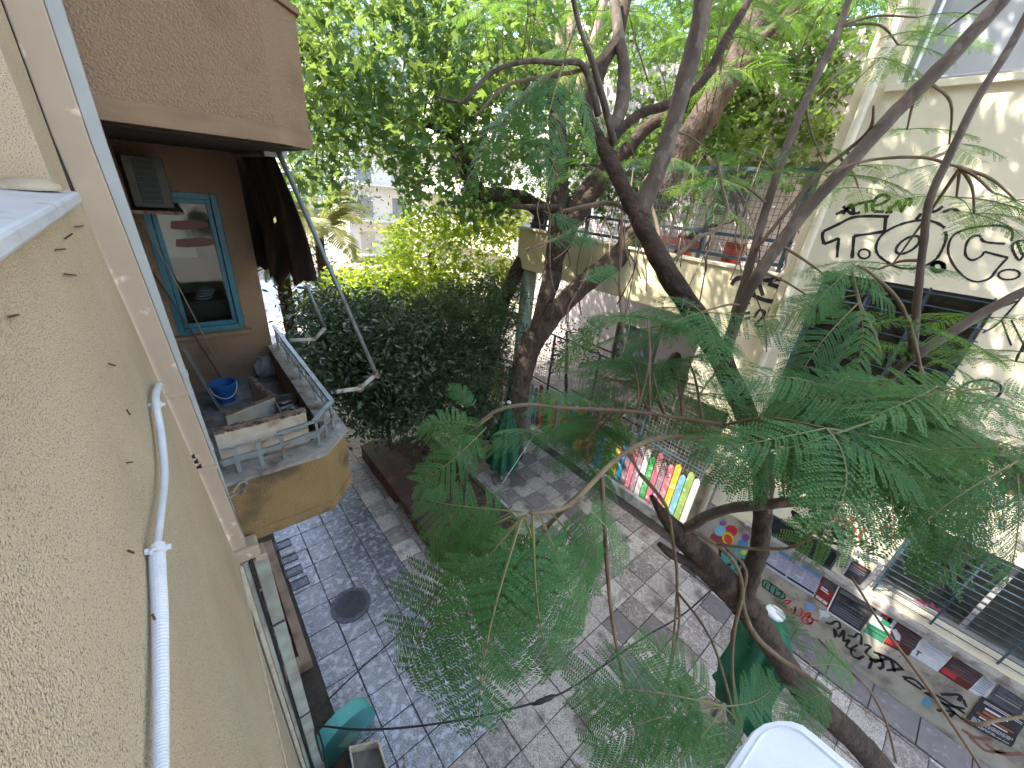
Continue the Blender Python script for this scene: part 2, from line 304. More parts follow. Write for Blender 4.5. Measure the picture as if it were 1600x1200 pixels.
# opening above the sill (y 0.9..2.5)
near.add([(-.30,2.50,7.17),(-.30,YC,7.17),(-.30,YC,10.2),(-.30,2.50,10.2)],[(0,1,2,3)])
near.add([(-.30,-6,7.17),(-.30,.9,7.17),(-.30,.9,10.2),(-.30,-6,10.2)],[(0,1,2,3)])
near.add([(-.30,.9,8.7),(-.30,2.5,8.7),(-.30,2.5,10.2),(-.30,.9,10.2)],[(0,1,2,3)])
near.add([(-.30,2.5,7.17),(-.52,2.5,7.17),(-.52,2.5,8.7),(-.30,2.5,8.7)],[(0,1,2,3)])
near.add([(-.30,.9,8.7),(-.30,2.5,8.7),(-.52,2.5,8.7),(-.52,.9,8.7)],[(0,1,2,3)])
near.add([(-.30,YC,4.5),(-1.6,YC,4.5),(-1.6,YC,10.2),(-.30,YC,10.2)],[(0,1,2,3)])
near.add([(wx(4.5),-6,4.5),(wx(4.5),YC,4.5),(-.16,YC,4.5),(-.16,-6,4.5)],[(0,1,2,3)])
near.build('wall',plaster,lb)
MB().box(-.50,-.47,.9,2.48,7.24,8.7).build('window_frame',whitep,lb)
MB().box(-6,-.165,-9,YC-.03,0,4.49).build('lower_wall',plaster_smooth,lb)
MB().box(-6,-.6,-9,5.9,10.3,15.6).build('upper_wall',plaster_br,lb)  # unseen upper storeys, raised to keep sun off the lower right facade
MB().box(-6,.6,7.5,8.6,4.61,13.9).build('added_shade_block',plaster_br,lb)  # unseen rear of the building, added and sized to shade the street
MB().box(-6,.6,6.16,7.49,7.45,13.9).build('added_shade_block',plaster_br,lb)
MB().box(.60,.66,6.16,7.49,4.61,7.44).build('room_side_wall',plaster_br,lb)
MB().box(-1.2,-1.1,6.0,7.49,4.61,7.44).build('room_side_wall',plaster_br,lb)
MB().box(-6,.6,8.61,13,4.61,11.9).build('added_shade_block',plaster_br,lb)
MB().box(-6,.6,13.01,24,4.61,9.0).build('added_shade_block',plaster_br,lb)
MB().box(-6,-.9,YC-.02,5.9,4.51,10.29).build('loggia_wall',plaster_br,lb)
MB().box(-6,-.16,YC-.02,24,0,4.5).build('lower_rear_wall',plaster_smooth,lb)
MB().box(-6,.6,6.16,24,4.5,4.6).build('soffit',plaster_smooth,lb)
# flaking edge strip where the upper wall ends
fl=MB(); 
for k in range(46):
    y=-.2+k*.068; s=random.uniform(.02,.05); h=random.uniform(.01,.05); fl.add([(wx(4.5)-.004,y,4.49-h),(wx(4.5)+.008,y+s,4.49),(wx(4.5)+.006,y+s*1.6,4.52+h),(wx(4.5)-.003,y+s*.5,4.51+h)],[(0,1,2,3)])
fl.build('flaking_plaster_edge',plaster_smooth,lb,kind='stuff')
# rusty nail scratches in the plaster
for k,(px,py,dx,dy) in enumerate([(118,354,12,-1),(102,373,11,-8),(87,390,15,-1),(101,428,18,2),(14,495,14,-3),(170,568,10,3),(198,640,5,8),(198,723,9,-1),(200,860,9,4),(238,960,4,8)]):
    a=onx(px,py,-.296+.02*(py>500)); z=a[2]; X0=wx(z)+.006
    b=onx(px+dx,py+dy,X0); a=onx(px,py,X0)
    MB().bar(a,b,.004,.004).build('rusty_nail',mat('rust',(.09,.045,.03),.9),lb)
# sill
s_=MB(); s_.add([(-.56,.6,7.21),(-.245,.6,7.195),(-.245,2.62,7.195),(-.56,2.62,7.21),(-.56,.6,7.165),(-.245,.6,7.15),(-.245,2.62,7.15),(-.56,2.62,7.165)],[(0,1,2,3),(7,6,5,4),(0,4,5,1),(1,5,6,2),(2,6,7,3),(3,7,4,0)])
s_.build('marble_sill',marble,lb,bevel=.01)
MB().lathe([(.0,0),(.09,.0),(.085,.02),(.05,.035),(0,.04)],(-.36,2.46,7.205),16).build('cement_patch',plaster_smooth,lb,smooth=True)
# balconies
def balcony(z,railz,pmat,lower):
    b=thing('balcony','lower' if lower else 'upper','x'); del b['label']; del b['category']; b.parent=lb
    if lower: b['label']='lower balcony with rusty grey railing and heaped junk'
    else: b['label']='upper balcony seen from below'
    out=[(-1.2,3.08),(.66,3.08),(.92,3.36),(.92,5.9),(-1.2,5.9)]
    def ins(t): return [(-1.2,3.08+t),(.66-t*.45,3.08+t),(.92-t,3.36+t*.45),(.92-t,5.9),(-1.2,5.9)]
    def loop(z0,z1,P): m_=MB(); m_.prism(P,z0,z1); return m_
    loop(z,z+.10,[(x+(.008 if i in(2,3) else 0),y-(.008 if i<3 else 0)) for i,(x,y) in enumerate(out)]).build('fascia_band' if not lower else 'slab_edge',trim_br if not lower else plaster_oc,b)
    loop(z+.10,z+.22,ins(.02)).build('slab',pmat,b)
    # parapet ring
    P=out; Q=ins(.16); top=z+(.62 if lower else .72); r=MB(); base=z+.1
    for i in range(3):
        a,c=P[i],P[i+1]; d,e=Q[i],Q[i+1]
        r.add([(a[0],a[1],base),(c[0],c[1],base),(c[0],c[1],top),(a[0],a[1],top),(d[0],d[1],base),(e[0],e[1],base),(e[0],e[1],top),(d[0],d[1],top)],[(0,1,2,3),(5,4,7,6),(3,2,6,7)])
    r.build('parapet',pmat,b)
    cp=MB(); P2=[(x+(.02 if i in(2,3) else 0),y-(.02 if i<3 else 0)) for i,(x,y) in enumerate(out)]; Q2=ins(.18)
    for i in range(3):
        a,c=P2[i],P2[i+1]; d,e=Q2[i],Q2[i+1]; t0,t1=top+.003,top+.035
        cp.add([(a[0],a[1],t0),(c[0],c[1],t0),(e[0],e[1],t0),(d[0],d[1],t0),(a[0],a[1],t1),(c[0],c[1],t1),(e[0],e[1],t1+.01),(d[0],d[1],t1+.01)],[(3,2,1,0),(4,5,6,7),(0,1,5,4),(2,3,7,6)])
    cp.build('coping',cement if lower else trim_br,b)
    return b,top+.045
bl,ztop=balcony(4.53,5.46,plaster_oc,True)
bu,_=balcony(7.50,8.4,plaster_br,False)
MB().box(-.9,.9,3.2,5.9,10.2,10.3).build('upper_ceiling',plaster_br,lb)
MB().box(-.85,.84,3.2,5.88,7.485,7.498).build('loggia_shade_panel',mat('painted_loggia_shade',(.05,.033,.024),.9,var=(.03,.02,.015),vs=4),lb)  # near-black panel added so its colour paints the loggia's shade
# floor of the lower balcony
MB().box(-1.2,.75,3.26,5.9,4.752,4.77).build('floor',mat('balcony_floor',(.22,.20,.19),.8,var=(.14,.12,.11),vs=5,stain=(.32,.30,.27),ss=8),bl)
# railing
rl=thing('railing','grey','x'); del rl['label']; del rl['category']; rl.parent=bl
zr=5.47
pA,pB,pC,pD=np.array([.85,5.86,zr]),np.array([.85,3.42,zr]),np.array([.62,3.15,zr]),np.array([-.06,3.15,zr-.0])
m_=MB(); m_.bar(pA,pB,.04,.022).bar(pB,pC,.04,.022); m_.build('handrail',greym,rl)
low=[p-np.array([0,0,.14]) for p in (pA,pB,pC,pD)]
m2=MB(); m2.bar(low[0],low[1],.02,.02).bar(low[1],low[2],.02,.02).bar(low[2],low[3],.022,.03); m2.bar(pC,pC+np.array([-.28,0,-.02]),.022,.02); m2.build('lower_rail',greym,rl)
for k in range(17):
    t=(k+.5)/17; p=pA+(pB-pA)*t; tall=k%4==0
    MB().bar((p[0],p[1],ztop-.01 if tall else low[0][2]),(p[0],p[1],zr-.01),.022 if tall else .014).build('baluster',greym,rl)
for t in (.1,.5,.92):
    p=pB+(pC-pB)*t; MB().bar((p[0],p[1],ztop-.01),(p[0],p[1],zr-.012),.02).build('baluster',greym,rl)
for t in (.38,.62,.85):
    p=pC+(pD-pC)*t; MB().bar((p[0],p[1],ztop-.02),(p[0],p[1]-.0,zr-.05),.03,.015).build('baluster',greym,rl)
MB().bar((-.05,3.15,5.30),(.62,3.15,5.36),.02,.03).build('lower_rail',greym,rl)
# end wall with teal window
ew=MB()
def wall_y(mb,y,x0,x1,z0,z1,holes,dep):
    xs=sorted({x0,x1,*[h[0] for h in holes],*[h[1] for h in holes]}); zs=sorted({z0,z1,*[h[2] for h in holes],*[h[3] for h in holes]})
    for a,b in zip(xs,xs[1:]):
        for c_,d in zip(zs,zs[1:]):
            if not any(h[0]<(a+b)/2<h[1] and h[2]<(c_+d)/2<h[3] for h in holes): mb.add([(a,y,c_),(b,y,c_),(b,y,d),(a,y,d)],[(0,1,2,3)])
    for a,b,c_,d in holes:
        Y=y+dep
        mb.add([(a,y,c_),(a,y,d),(a,Y,d),(a,Y,c_)],[(0,1,2,3)]); mb.add([(b,y,c_),(b,y,d),(b,Y,d),(b,Y,c_)],[(3,2,1,0)])
        mb.add([(a,y,c_),(b,y,c_),(b,Y,c_),(a,Y,c_)],[(3,2,1,0)]); mb.add([(a,y,d),(b,y,d),(b,Y,d),(a,Y,d)],[(0,1,2,3)])
WX0,WX1,WZ0,WZ1=-.14,.54,5.47,7.05
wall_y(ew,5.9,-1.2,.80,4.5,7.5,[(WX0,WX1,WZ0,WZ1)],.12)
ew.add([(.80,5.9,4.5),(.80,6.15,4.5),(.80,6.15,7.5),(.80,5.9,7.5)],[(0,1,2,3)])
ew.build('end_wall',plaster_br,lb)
wn=thing('window','t','x'); del wn['category']; wn['label']='teal framed window at the end of the lower balcony'; wn.parent=lb
fr=MB(); y0,y1=5.905,5.99; t=.065
for a in ((WX0,WX0+t,WZ0,WZ1),(WX1-t,WX1,WZ0,WZ1),(WX0+t,WX1-t,WZ0,WZ0+t),(WX0+t,WX1-t,WZ1-t,WZ1)): fr.box(a[0],a[1],y0,y1,a[2],a[3])
fr.build('frame',teal,wn,bevel=.006)
fr=MB(); t2=t+.05
for a in ((WX0+t+.004,WX0+t2,WZ0+t,WZ1-t),(WX1-t2,WX1-t-.004,WZ0+t,WZ1-t),(WX0+t2,WX1-t2,WZ0+t,WZ0+t2),(WX0+t2,WX1-t2,WZ1-t2,WZ1-t)): fr.box(a[0],a[1],y0+.03,y1,a[2],a[3])
fr.build('sash',teal,wn,bevel=.005)
MB().box(WX0+t2,WX1-t2,5.955,5.96,WZ0+t2,WZ1-t2).build('pane',glassmat('window_glass',(.75,.8,.78),.05,.62),wn)
MB().box(WX0-.05,WX1+.06,5.82,5.905,WZ0-.045,WZ0-.003).build('sill',trim_br,wn)
for zz,a,b in ((6.72,.06,.40),(6.53,.06,.44)):
    MB().add([(a,5.95,zz-.05),(a+.1,5.95,zz-.06),(b-.1,5.95,zz-.045),(b,5.95,zz-.02),(b,5.95,zz+.03),(b-.12,5.95,zz+.05),(a+.1,5.95,zz+.035),(a+.02,5.95,zz+.03)],[tuple(range(8))]).build('brown_smear',mat('brown_smear',(.20,.09,.06),.8),wn)
# room behind the pane: back wall, sideboard with plates
rm=MB(); rm.box(-1.0,.59,7.4,7.45,4.8,7.4); rm.build('room_back_wall',mat('room_wall',(.45,.36,.22),.8),wn)
MB().box(-.05,.25,6.3,6.32,6.30,6.85).build('curtain',mat('curtain',(.75,.68,.5),.8),wn)
MB().box(-.3,.7,6.2,6.7,5.2,5.78).build('sideboard',mat('dark_wood',(.05,.03,.025),.4),wn)
for k in range(4): MB().lathe([(.0,0),(.07,.0),(.10,.02),(.085,.02),(0,.01)],(.20+.02*k,6.33,5.785+.035*k),20).build('plate',mat('glazed_plate',(.6,.62,.64),.15),wn,smooth=True)
# ================= pipes on the left wall
bp_=thing('beige_trunking','beige boxed trunking running down the wall corner to an elbow','trunking')
def lean(z): 
    return wx(z)
m_=MB(); zz=[4.62,5.2,6,6.7,7.4,10.2]
def slant(m_,x0f,x1f,y0,y1,zz):
    for a,b in zip(zz,zz[1:]):
        m_.add([(x0f(a),y0,a),(x1f(a),y0,a),(x1f(a),y1,a),(x0f(a),y1,a),(x0f(b),y0,b),(x1f(b),y0,b),(x1f(b),y1,b),(x0f(b),y1,b)],[(0,1,5,4),(1,2,6,5),(2,3,7,6),(3,0,4,7)]+([(3,2,1,0)] if a==zz[0] else [])+([(4,5,6,7)] if b==zz[-1] else []))
def cover(z): return max(0,min(1,(7.4-z)/2.9))
xl=lambda z: -.298+.115*cover(z); xr=lambda z: -.178+.135*cover(z)
slant(m_,xl,xr,2.94,3.05,zz); m_.build('duct',beige_metal,bp_,bevel=.006)
for zc in (6.02,5.42,8.6):
    m_=MB(); slant(m_,lambda z:xl(z)-.004,lambda z:xr(z)+.005,2.932,3.055,[zc,zc+.035]); m_.build('joint_clip',beige_metal,bp_,bevel=.003)
e=MB(); e.box(-.19,.03,2.90,3.06,4.50,4.625); e.build('elbow',beige_metal,bp_,bevel=.02)
MB().box(-.02,.065,2.91,3.05,4.44,4.50).build('socket',beige_metal,bp_,bevel=.01)
dk=MB(); slant(dk,lambda z:xl(z)-.014,lambda z:xl(z)-.001,2.925,2.95,zz); dk.build('black_cable_or_gap',blackm,bp_)  # black strip standing in for the dark gap between wall and duct
# bow-shaped black sticker
c=ony(301,722,2.938); q=MB()
for (dx,dz,s) in ((-.004,.045,1),(.004,0,1),(.012,-.045,1)): q.add([(c[0]+dx-.028,2.9375,c[2]+dz+.022),(c[0]+dx+.026,2.9375,c[2]+dz-.02),(c[0]+dx+.026,2.9375,c[2]+dz+.018),(c[0]+dx-.028,2.9375,c[2]+dz-.018)],[(0,1,2,3)])
q.build('black_zigzag_mark',ink,bp_)
gp=thing('grey_downpipe','square grey downpipe beside the beige trunking, in front of the balcony','downpipe')
gl_=lambda z: xr(z)+.002; gr_=lambda z: -.122+.04*cover(z)*1.9
m_=MB(); slant(m_,gl_,gr_,2.985,3.045,[4.63]+zz[1:]); m_.build('pipe',grey_pvc,gp,bevel=.006)
for zc in (6.12,5.55):
    m_=MB(); slant(m_,lambda z:gl_(z)+.001,lambda z:gr_(z)+.005,2.977,3.05,[zc,zc+.03]); m_.build('joint_ring',grey_pvc,gp,bevel=.003)
rp=thing('tie_rope','knotted grey rope tying the downpipe to the lower balcony','rope')
P=[(gr_(5.1)-.02,2.97,5.12),(-.02,2.965,5.135),(.03,3.0,5.14),(.06,3.03,5.155),(.03,3.04,5.17),(-.01,3.0,5.165),(-.04,2.965,5.15)]
setp(MB().tube(smooth_path([(*p,.009) for p in P])[:,:3],.009,6).build('strand',cement,rp,smooth=True),rp)
setp(MB().tube(smooth_path([(*p,.008) for p in [(.0,2.97,5.12),(.03,2.95,5.15),(.05,2.98,5.18),(.02,3.0,5.15),(.04,2.99,5.11)]])[:,:3],.01,6).build('knot',cement,rp,smooth=True),rp)
lp=thing('lower_downpipe','pale grey green downpipe dropping from the elbow to the pavement','downpipe')
MB().box(-.035,.07,2.95,3.05,.02,4.44).build('pipe',green_pvc,lp,bevel=.008)
for z in (3.55,1.9): MB().box(-.05,.078,2.942,3.058,z,z+.025).build('bracket',darkm,lp)
for k,(xx,yy,m) in enumerate(((-.085,2.96,green_pvc),(-.125,2.93,whitep))):
    MB().box(xx-.018,xx+.016,yy-.02,yy+.03,.02,4.46).build('cable_duct',m,lp,bevel=.004)
P=[(-.06,2.925,4.45),(-.055,2.92,3.8),(-.05,2.925,3.2),(-.06,2.92,2.6),(-.05,2.92,1.6),(-.055,2.92,.3)]
tag(MB().tube(smooth_path([(*p,.009) for p in P])[:,:3],.010,6).build('black_wall_cable',blackm,smooth=True),'thin black cable running down beside the pale downpipe','cable')
# white conduit, smooth above and corrugated below
cd=thing('white_conduit','white flexible conduit clipped to the plaster wall, corrugated lower half','conduit')
def onwall(px,py,off):
    p=onx(px,py,-.3)
    for _ in range(12): p=onx(px,py,wx(p[2])+off)
    return p
up=[(250,600),(243,622),(252,680),(257,740),(252,800),(245,858)]
U=[onwall(a,b,.03) for a,b in up]; U[0]=np.array([xl(6.0)+.01,2.93,U[0][2]+.0]) if False else U[0]
lo=[onwall(a,b,.022) for a,b in [(245,858),(247,900),(250,960),(251,1040),(251,1120),(251,1200),(250,1300)]]
def rad_at(p,pxr):
    a,b,_=proj(p); return pxr*((p-O)@FW)/F/stretch(a,b,0,1)
s1=smooth_path([(*p,rad_at(p,7.0)) for p in U]); MB().tube(s1[:,:3],s1[:,3],12).build('smooth_pipe',white_pl,cd,smooth=True)
s2=smooth_path([(*p,rad_at(p,13.0)) for p in lo],60); rr=s2[:,3]*(1+.10*np.sign(np.sin(np.arange(len(s2))*math.pi/2+.7)))
MB().tube(s2[:,:3],rr,14).build('corrugated_pipe',white_pl,cd,smooth=False)
for i,(px,py) in enumerate([(245,632),(247,858)]):
    p=onwall(px,py,.03); r=rad_at(p,9 if i==0 else 14); d=nrm(lo[1]-lo[0]); 
    MB().tube([p-d*.010,p+d*.010],r,12).build('pipe_clip',white_pl,cd,smooth=False)
    s=nrm(np.cross(d,ray(px,py))); MB().bar(p-s*r*1.5,p+s*r*1.5,.012,.01).build('pipe_clip',white_pl,cd)
# white plastic cover below the viewpoint
wc=thing('plastic_cover','white moulded plastic cover with rounded corners jutting out at the bottom of the picture','cover')
def poly(pxs,z): return [tuple(onz(a,b,z)[:2]) for a,b in pxs]
top=[(1120,1225),(1158,1168),(1176,1142),(1192,1131),(1214,1126),(1236,1127),(1254,1134),(1274,1149),(1360,1222),(1400,1330),(1090,1330)]
A=poly(top,6.66); cx=sum(a for a,_ in A)/len(A); cy=sum(b for _,b in A)/len(A)
def sc_(A,s): return [(cx+(a-cx)*s,cy+(b-cy)*s) for a,b in A]
q=MB(); L_=[(A,6.62),(sc_(A,1.0),6.655),(sc_(A,.97),6.664),(sc_(A,.80),6.664),(sc_(A,.76),6.668),(sc_(A,.72),6.664)]
n=len(A); vs=[(a,b,z) for P_,z in L_ for a,b in P_]
q.add(vs,[(i*n+j,i*n+(j+1)%n,(i+1)*n+(j+1)%n,(i+1)*n+j) for i in range(len(L_)-1) for j in range(n)]+[tuple((len(L_)-1)*n+j for j in range(n))])
q.build('shell',white_pl,wc,smooth=False,bevel=.002)
q=MB(); q.prism(sc_(A,1.035),6.56,6.612); q.build('base',white_pl,wc,bevel=.004)
# ================= awning on the upper balcony
aw=thing('awning','torn brown fabric awning hanging from under the upper balcony on pipe arms','awning')
K0=onx(430,236,.86); K1=np.array([.86,5.85,K0[2]]); zK=K0[2]
MB().box(.78,.94,K0[1],K0[1]+1.7,zK-.04,zK+.07).build('cassette',cement,aw,bevel=.01)
MB().box(.775,.945,K0[1]-.012,K0[1]-.001,zK-.045,zK+.075).build('end_plate',grey_pvc,aw)
cloth=mat('torn_fabric',(.075,.042,.027),.9,var=(.028,.018,.014),vs=9,stretch=(1,1,.25),stain=(.16,.085,.05),ss=5,sp=(.52,.68),bump=.5,bs=30)
yn=K0[1]+.05; yf=onx(347,236,.86)[1]+.30
NB=ony(488,440,yn-.15); FB=ony(362,392,yf)
NT=np.array([.86,yn,zK-.03]); FT=np.array([.86,yf,zK-.03]); g=MB(); n1,n2=34,22; vs=[]
random.seed(3); jag=[random.uniform(-.10,.07) for _ in range(n1+1)]
for i in range(n1+1):
    u=i/n1; T=NT*(1-u)+FT*u; B=NB*(1-u)+FB*u; drop=1+jag[i]*.8+ .06*math.sin(u*9)+(.10 if .25<u<.6 else 0)
    if u<.06: drop=1.0
    for j in range(n2+1):
        v=j/n2*drop; p=T*(1-v)+B*v; p=p+np.array([.05*math.sin(u*26+v*2)*v+.10*math.sin(v*3.1)*.4,0,-.03*math.sin(u*13)*v]); vs.append(p)
fs=[]
for i in range(n1):
    for j in range(n2):
        if random.random()<.006 and j>8: continue
        a=i*(n2+1)+j; fs.append((a,a+1,a+n2+2,a+n2+1))
g.add(vs,fs); o=g.build('fabric',cloth,aw,smooth=True)
sm=o.modifiers.new('thickness','SOLIDIFY'); sm.thickness=.006
piv=np.array([.90,3.46,5.42]); J=ony(588,585,3.62)
MB().tube([np.array([.88,K0[1]-.02,zK]),J],.021,8).build('arm',greym,aw,smooth=True)
E2=ony(525,612,3.5); MB().tube([J,ony(562,607,3.56)],.022,8).build('arm_joint',whitem,aw,smooth=True)
MB().tube([ony(562,607,3.56),E2],.022,8).build('arm_tube',whitem,aw,smooth=True)
MB().bar(J+[-.02,0,.02],J+[.02,0,-.03],.06,.05).build('hinge',rustm,aw,bevel=.006)
MB().bar(ony(562,607,3.56)+[-.02,0,.03],ony(562,607,3.56)+[.02,0,-.03],.03,.06).build('hinge',rustm,aw,bevel=.006)
J2=ony(508,512,5.3); E3=ony(440,502,5.25); S2=ony(478,446,5.3)
MB().tube([S2,J2],.022,8).build('arm',greym,aw,smooth=True)
MB().tube([J2,ony(492,530,5.28)],.024,8).build('arm_joint',whitem,aw,smooth=True)
MB().tube([ony(492,530,5.28),ony(452,532,5.25)],.024,8).build('arm_tube',whitem,aw,smooth=True)
# air conditioner on the end wall
ac=thing('air_conditioner','old air conditioner on a bracket in the shade above the teal window','air conditioner')
a0=ony(217,250,5.45); a1=ony(287,333,5.45); x0,x1=-.16,.13; z0,z1=6.93,7.36
MB().box(x0,x1,5.30,5.62,z0,z1).build('casing',mat('ac_casing',(.10,.088,.07),.6,var=(.06,.05,.04),vs=8),ac,bevel=.01)
MB().box(x0+.07,x1-.07,5.286,5.298,z0+.04,z1-.03).build('grille',mat('ac_dark',(.02,.02,.02),.6),ac)
for k in range(7): MB().box(x0+.075,x1-.075,5.278,5.285,z0+.06+k*.05,z0+.066+k*.05).build('slat',darkm,ac)
MB().box(x0-.12,x1+.06,5.2,5.89,z0-.05,z0-.02).build('bracket',rustm,ac)
# things standing on the balcony floor
FZ=4.772
def bag(): pass
bk=thing('bucket','blue plastic bucket with a white handle on the balcony floor','bucket')
cB=onz(355,625,FZ); bx_,by=cB[0],cB[1]
blue=mat('blue_plastic',(.025,.12,.34),.4,var=(.02,.09,.26),vs=8)
setp(MB().lathe([(.0,0),(.095,0),(.125,.22),(.125,.205),(.138,.205),(.138,.245),(.124,.245),(.095,.02),(0,.02)],(bx_,by,FZ),32).build('pail',blue,bk,smooth=False),bk)
H_=[(bx_+.135*math.cos(t),by+.135*math.sin(t)*1-.02,FZ+.235-.14*math.sin(max(0,math.pi*(t-3.1)/3.2))) for t in np.linspace(3.1,6.3,14)]
setp(MB().tube(H_,.005,6).build('handle',whiteplain,bk,smooth=True),bk)
# cracked concrete trough (L shaped)
tr=thing('broken_trough','cracked white L-shaped concrete trough with rusty broken rim on the balcony','trough')
def tbox(m_,a,b,w,z0,z1):
    a=np.array([a[0],a[1]]); b=np.array([b[0],b[1]]); d=nrm(b-a); n_=np.array([-d[1],d[0]])*w/2
    P=[a-n_,b-n_,b+n_,a+n_]; m_.add([(*p,z0) for p in P]+[(*p,z1) for p in P],[(3,2,1,0),(4,5,6,7),(0,1,5,4),(1,2,6,5),(2,3,7,6),(3,0,4,7)])
TZ=FZ+.33
a=onz(350,650,TZ); b=onz(428,620,TZ); c=onz(390,590,TZ)
q=MB(); tbox(q,a,b,.055,FZ,TZ); tbox(q,b+np.array([-.02,.03,0]),c,.055,FZ,TZ-.003); q.build('side',whitep,tr,bevel=.008)
q=MB(); tbox(q,a,b,.045,TZ+.002,TZ+.014); tbox(q,b+np.array([-.02,.05,0]),c,.05,TZ,TZ+.013)
for k in range(30):
    u=random.random(); p=(a*(1-u)+b*u) if k%2 else (b*(1-u)+c*u); s=random.uniform(.008,.022); q.box(p[0]-s,p[0]+s,p[1]-s,p[1]+s,TZ+.012,TZ+.012+s*.6)
q.build('broken_rim',rustm,tr)
tr2=thing('leaning_sheet','long dirty white panel with peeling rusty edge leaning inside the near railing','sheet')
a=ony(338,692,3.34); b=ony(490,655,3.34); zt=(a[2]+b[2])/2
q=MB(); x0,x1=max(-.1,a[0]),.60; q.box(x0,x1,3.31,3.345,FZ,5.50); q.build('board',whitep,tr2,bevel=.006)
q=MB()
for k in range(40):
    x=x0+(x1-x0)*(k+.5)/40; q.box(x-.010,x+.012,3.30,3.352,5.495-random.uniform(0,.015),5.512+random.uniform(0,.012))
q.build('peeling_edge',rustm,tr2)
q=MB(); q.box(x0+.02,x1-.01,3.298,3.309,5.33,5.345); q.box(x0+.02,x1-.01,3.296,3.309,4.95,5.05); q.build('rib',whitem,tr2)
# sack
sk=thing('sack','white plastic sack of rubble slumped in the balcony corner','sack')
cS=onz(418,585,FZ); prof=[(.02,0),(.13,.01),(.155,.09),(.14,.18),(.10,.235),(.075,.26),(.09,.285),(.03,.275),(0,.26)]
setp(MB().lathe(prof,(cS[0],cS[1],FZ),28,fold=lambda a,z:1+.10*math.sin(5*a+z*18)+.07*math.sin(9*a-z*25)).build('bag',mat('sack_plastic',(.38,.37,.33),.45,var=(.26,.26,.23),vs=14,bump=1,bs=18),sk,smooth=True),sk)
# rusty slatted crate with papers
cr=thing('slatted_crate','grey crate filled with torn papers, rags and rusty slats by the railing','crate')
cC=onz(458,628,FZ+.3); X,Y_=cC[0],cC[1]; hx,hy,hz=.15,.24,.30
wood=mat('grey_wood',(.17,.15,.13),.8,var=(.10,.085,.075),vs=9,bump=.5,bs=40,stretch=(1,.3,1))
for sx,x in ((-1,X-hx),(1,X+hx)):
    for k in range(3): setp(MB().box(x-.008,x+.008,Y_-hy,Y_+hy,FZ+.03+k*.095,FZ+.10+k*.095).build('slat',wood,cr),cr)
for y in (Y_-hy,Y_+hy):
    for k in range(3): setp(MB().box(X-hx+.009,X+hx-.009,y-.008,y+.008,FZ+.03+k*.095,FZ+.10+k*.095).build('slat',wood,cr),cr)
setp(MB().box(X-hx+.01,X+hx-.01,Y_-hy+.01,Y_+hy-.01,FZ+.005,FZ+.16).build('rags',mat('rags',(.07,.045,.04),.9,var=(.15,.10,.085),vs=20,bump=2,bs=30),cr),cr)
pap=mat('dirty_paper',(.50,.46,.40),.9,var=(.35,.31,.27),vs=20); rag=mat('brown_rag',(.13,.075,.065),.9,var=(.2,.13,.11),vs=25)
for k in range(22):
    x=X+random.uniform(-.11,.11); y=Y_+random.uniform(-.2,.2); z=FZ+.17+.09*random.random(); a=random.uniform(0,3); s=random.uniform(.03,.075)
    d=np.array([math.cos(a),math.sin(a),random.uniform(-.4,.4)]); o=MB().bar(np.array([x,y,z])-d*s,np.array([x,y,z])+d*s,random.uniform(.012,.06),.008).build('paper' if k%3==0 else 'rag',pap if k%3==0 else rag,cr); setp(o,cr)
# boards leaning left + poles
for k,(p,q_,w_,m,lab) in enumerate([((345,640),(288,545),.16,greym,'grey corrugated sheet leaning in the balcony corner'),((318,650),(285,575),.05,wood,'narrow board leaning left of the corrugated sheet')]):
    a=onz(p[0],p[1],FZ+.005); b=ony(q_[0],q_[1],a[1]+.55)
    o=MB().bar(a,b,w_,.012,up=(1,0,.3)).build('leaning_sheet' if k==0 else 'leaning_board',m); tag(o,lab,'sheet' if k==0 else 'board')
for k,(p,q_,lab) in enumerate([((345,590),(238,425),'dark brown pole leaning across the teal window'),((338,562),(222,345),'thin tan cane leaning in front of the teal window')]):
    a=ony(p[0],p[1],5.7); b=ony(q_[0],q_[1],5.78); o=MB().tube([a,(a+b)/2+[.01,0,.0],b],.011 if k==0 else .007,6).build('leaning_pole',mat('pole%d'%k,((.10,.055,.04),(.34,.24,.15))[k],.7),smooth=True); tag(o,lab,'pole')
# old brown post at the left side of the loggia
tag(MB().box(-.30,-.19,5.3,5.42,FZ,7.48).build('brown_post',mat('brown_board',(.12,.07,.045),.8,var=(.08,.045,.03),vs=6)),'brown upright board beside the teal window','board')
# ================= round sign
sg=thing('round_sign','turquoise round drum sign on the wall beside the pale downpipe','sign')
tq=mat('turquoise_paint',(.10,.42,.38),.5,var=(.09,.37,.34),vs=4,stain=(.16,.45,.42),ss=8); tq2=mat('turquoise_face',(.055,.24,.235),.4,var=(.05,.21,.21),vs=5)
c=np.array([.45,2.05,1.75+.0]); ax=nrm([-0.22,1,.0]); 
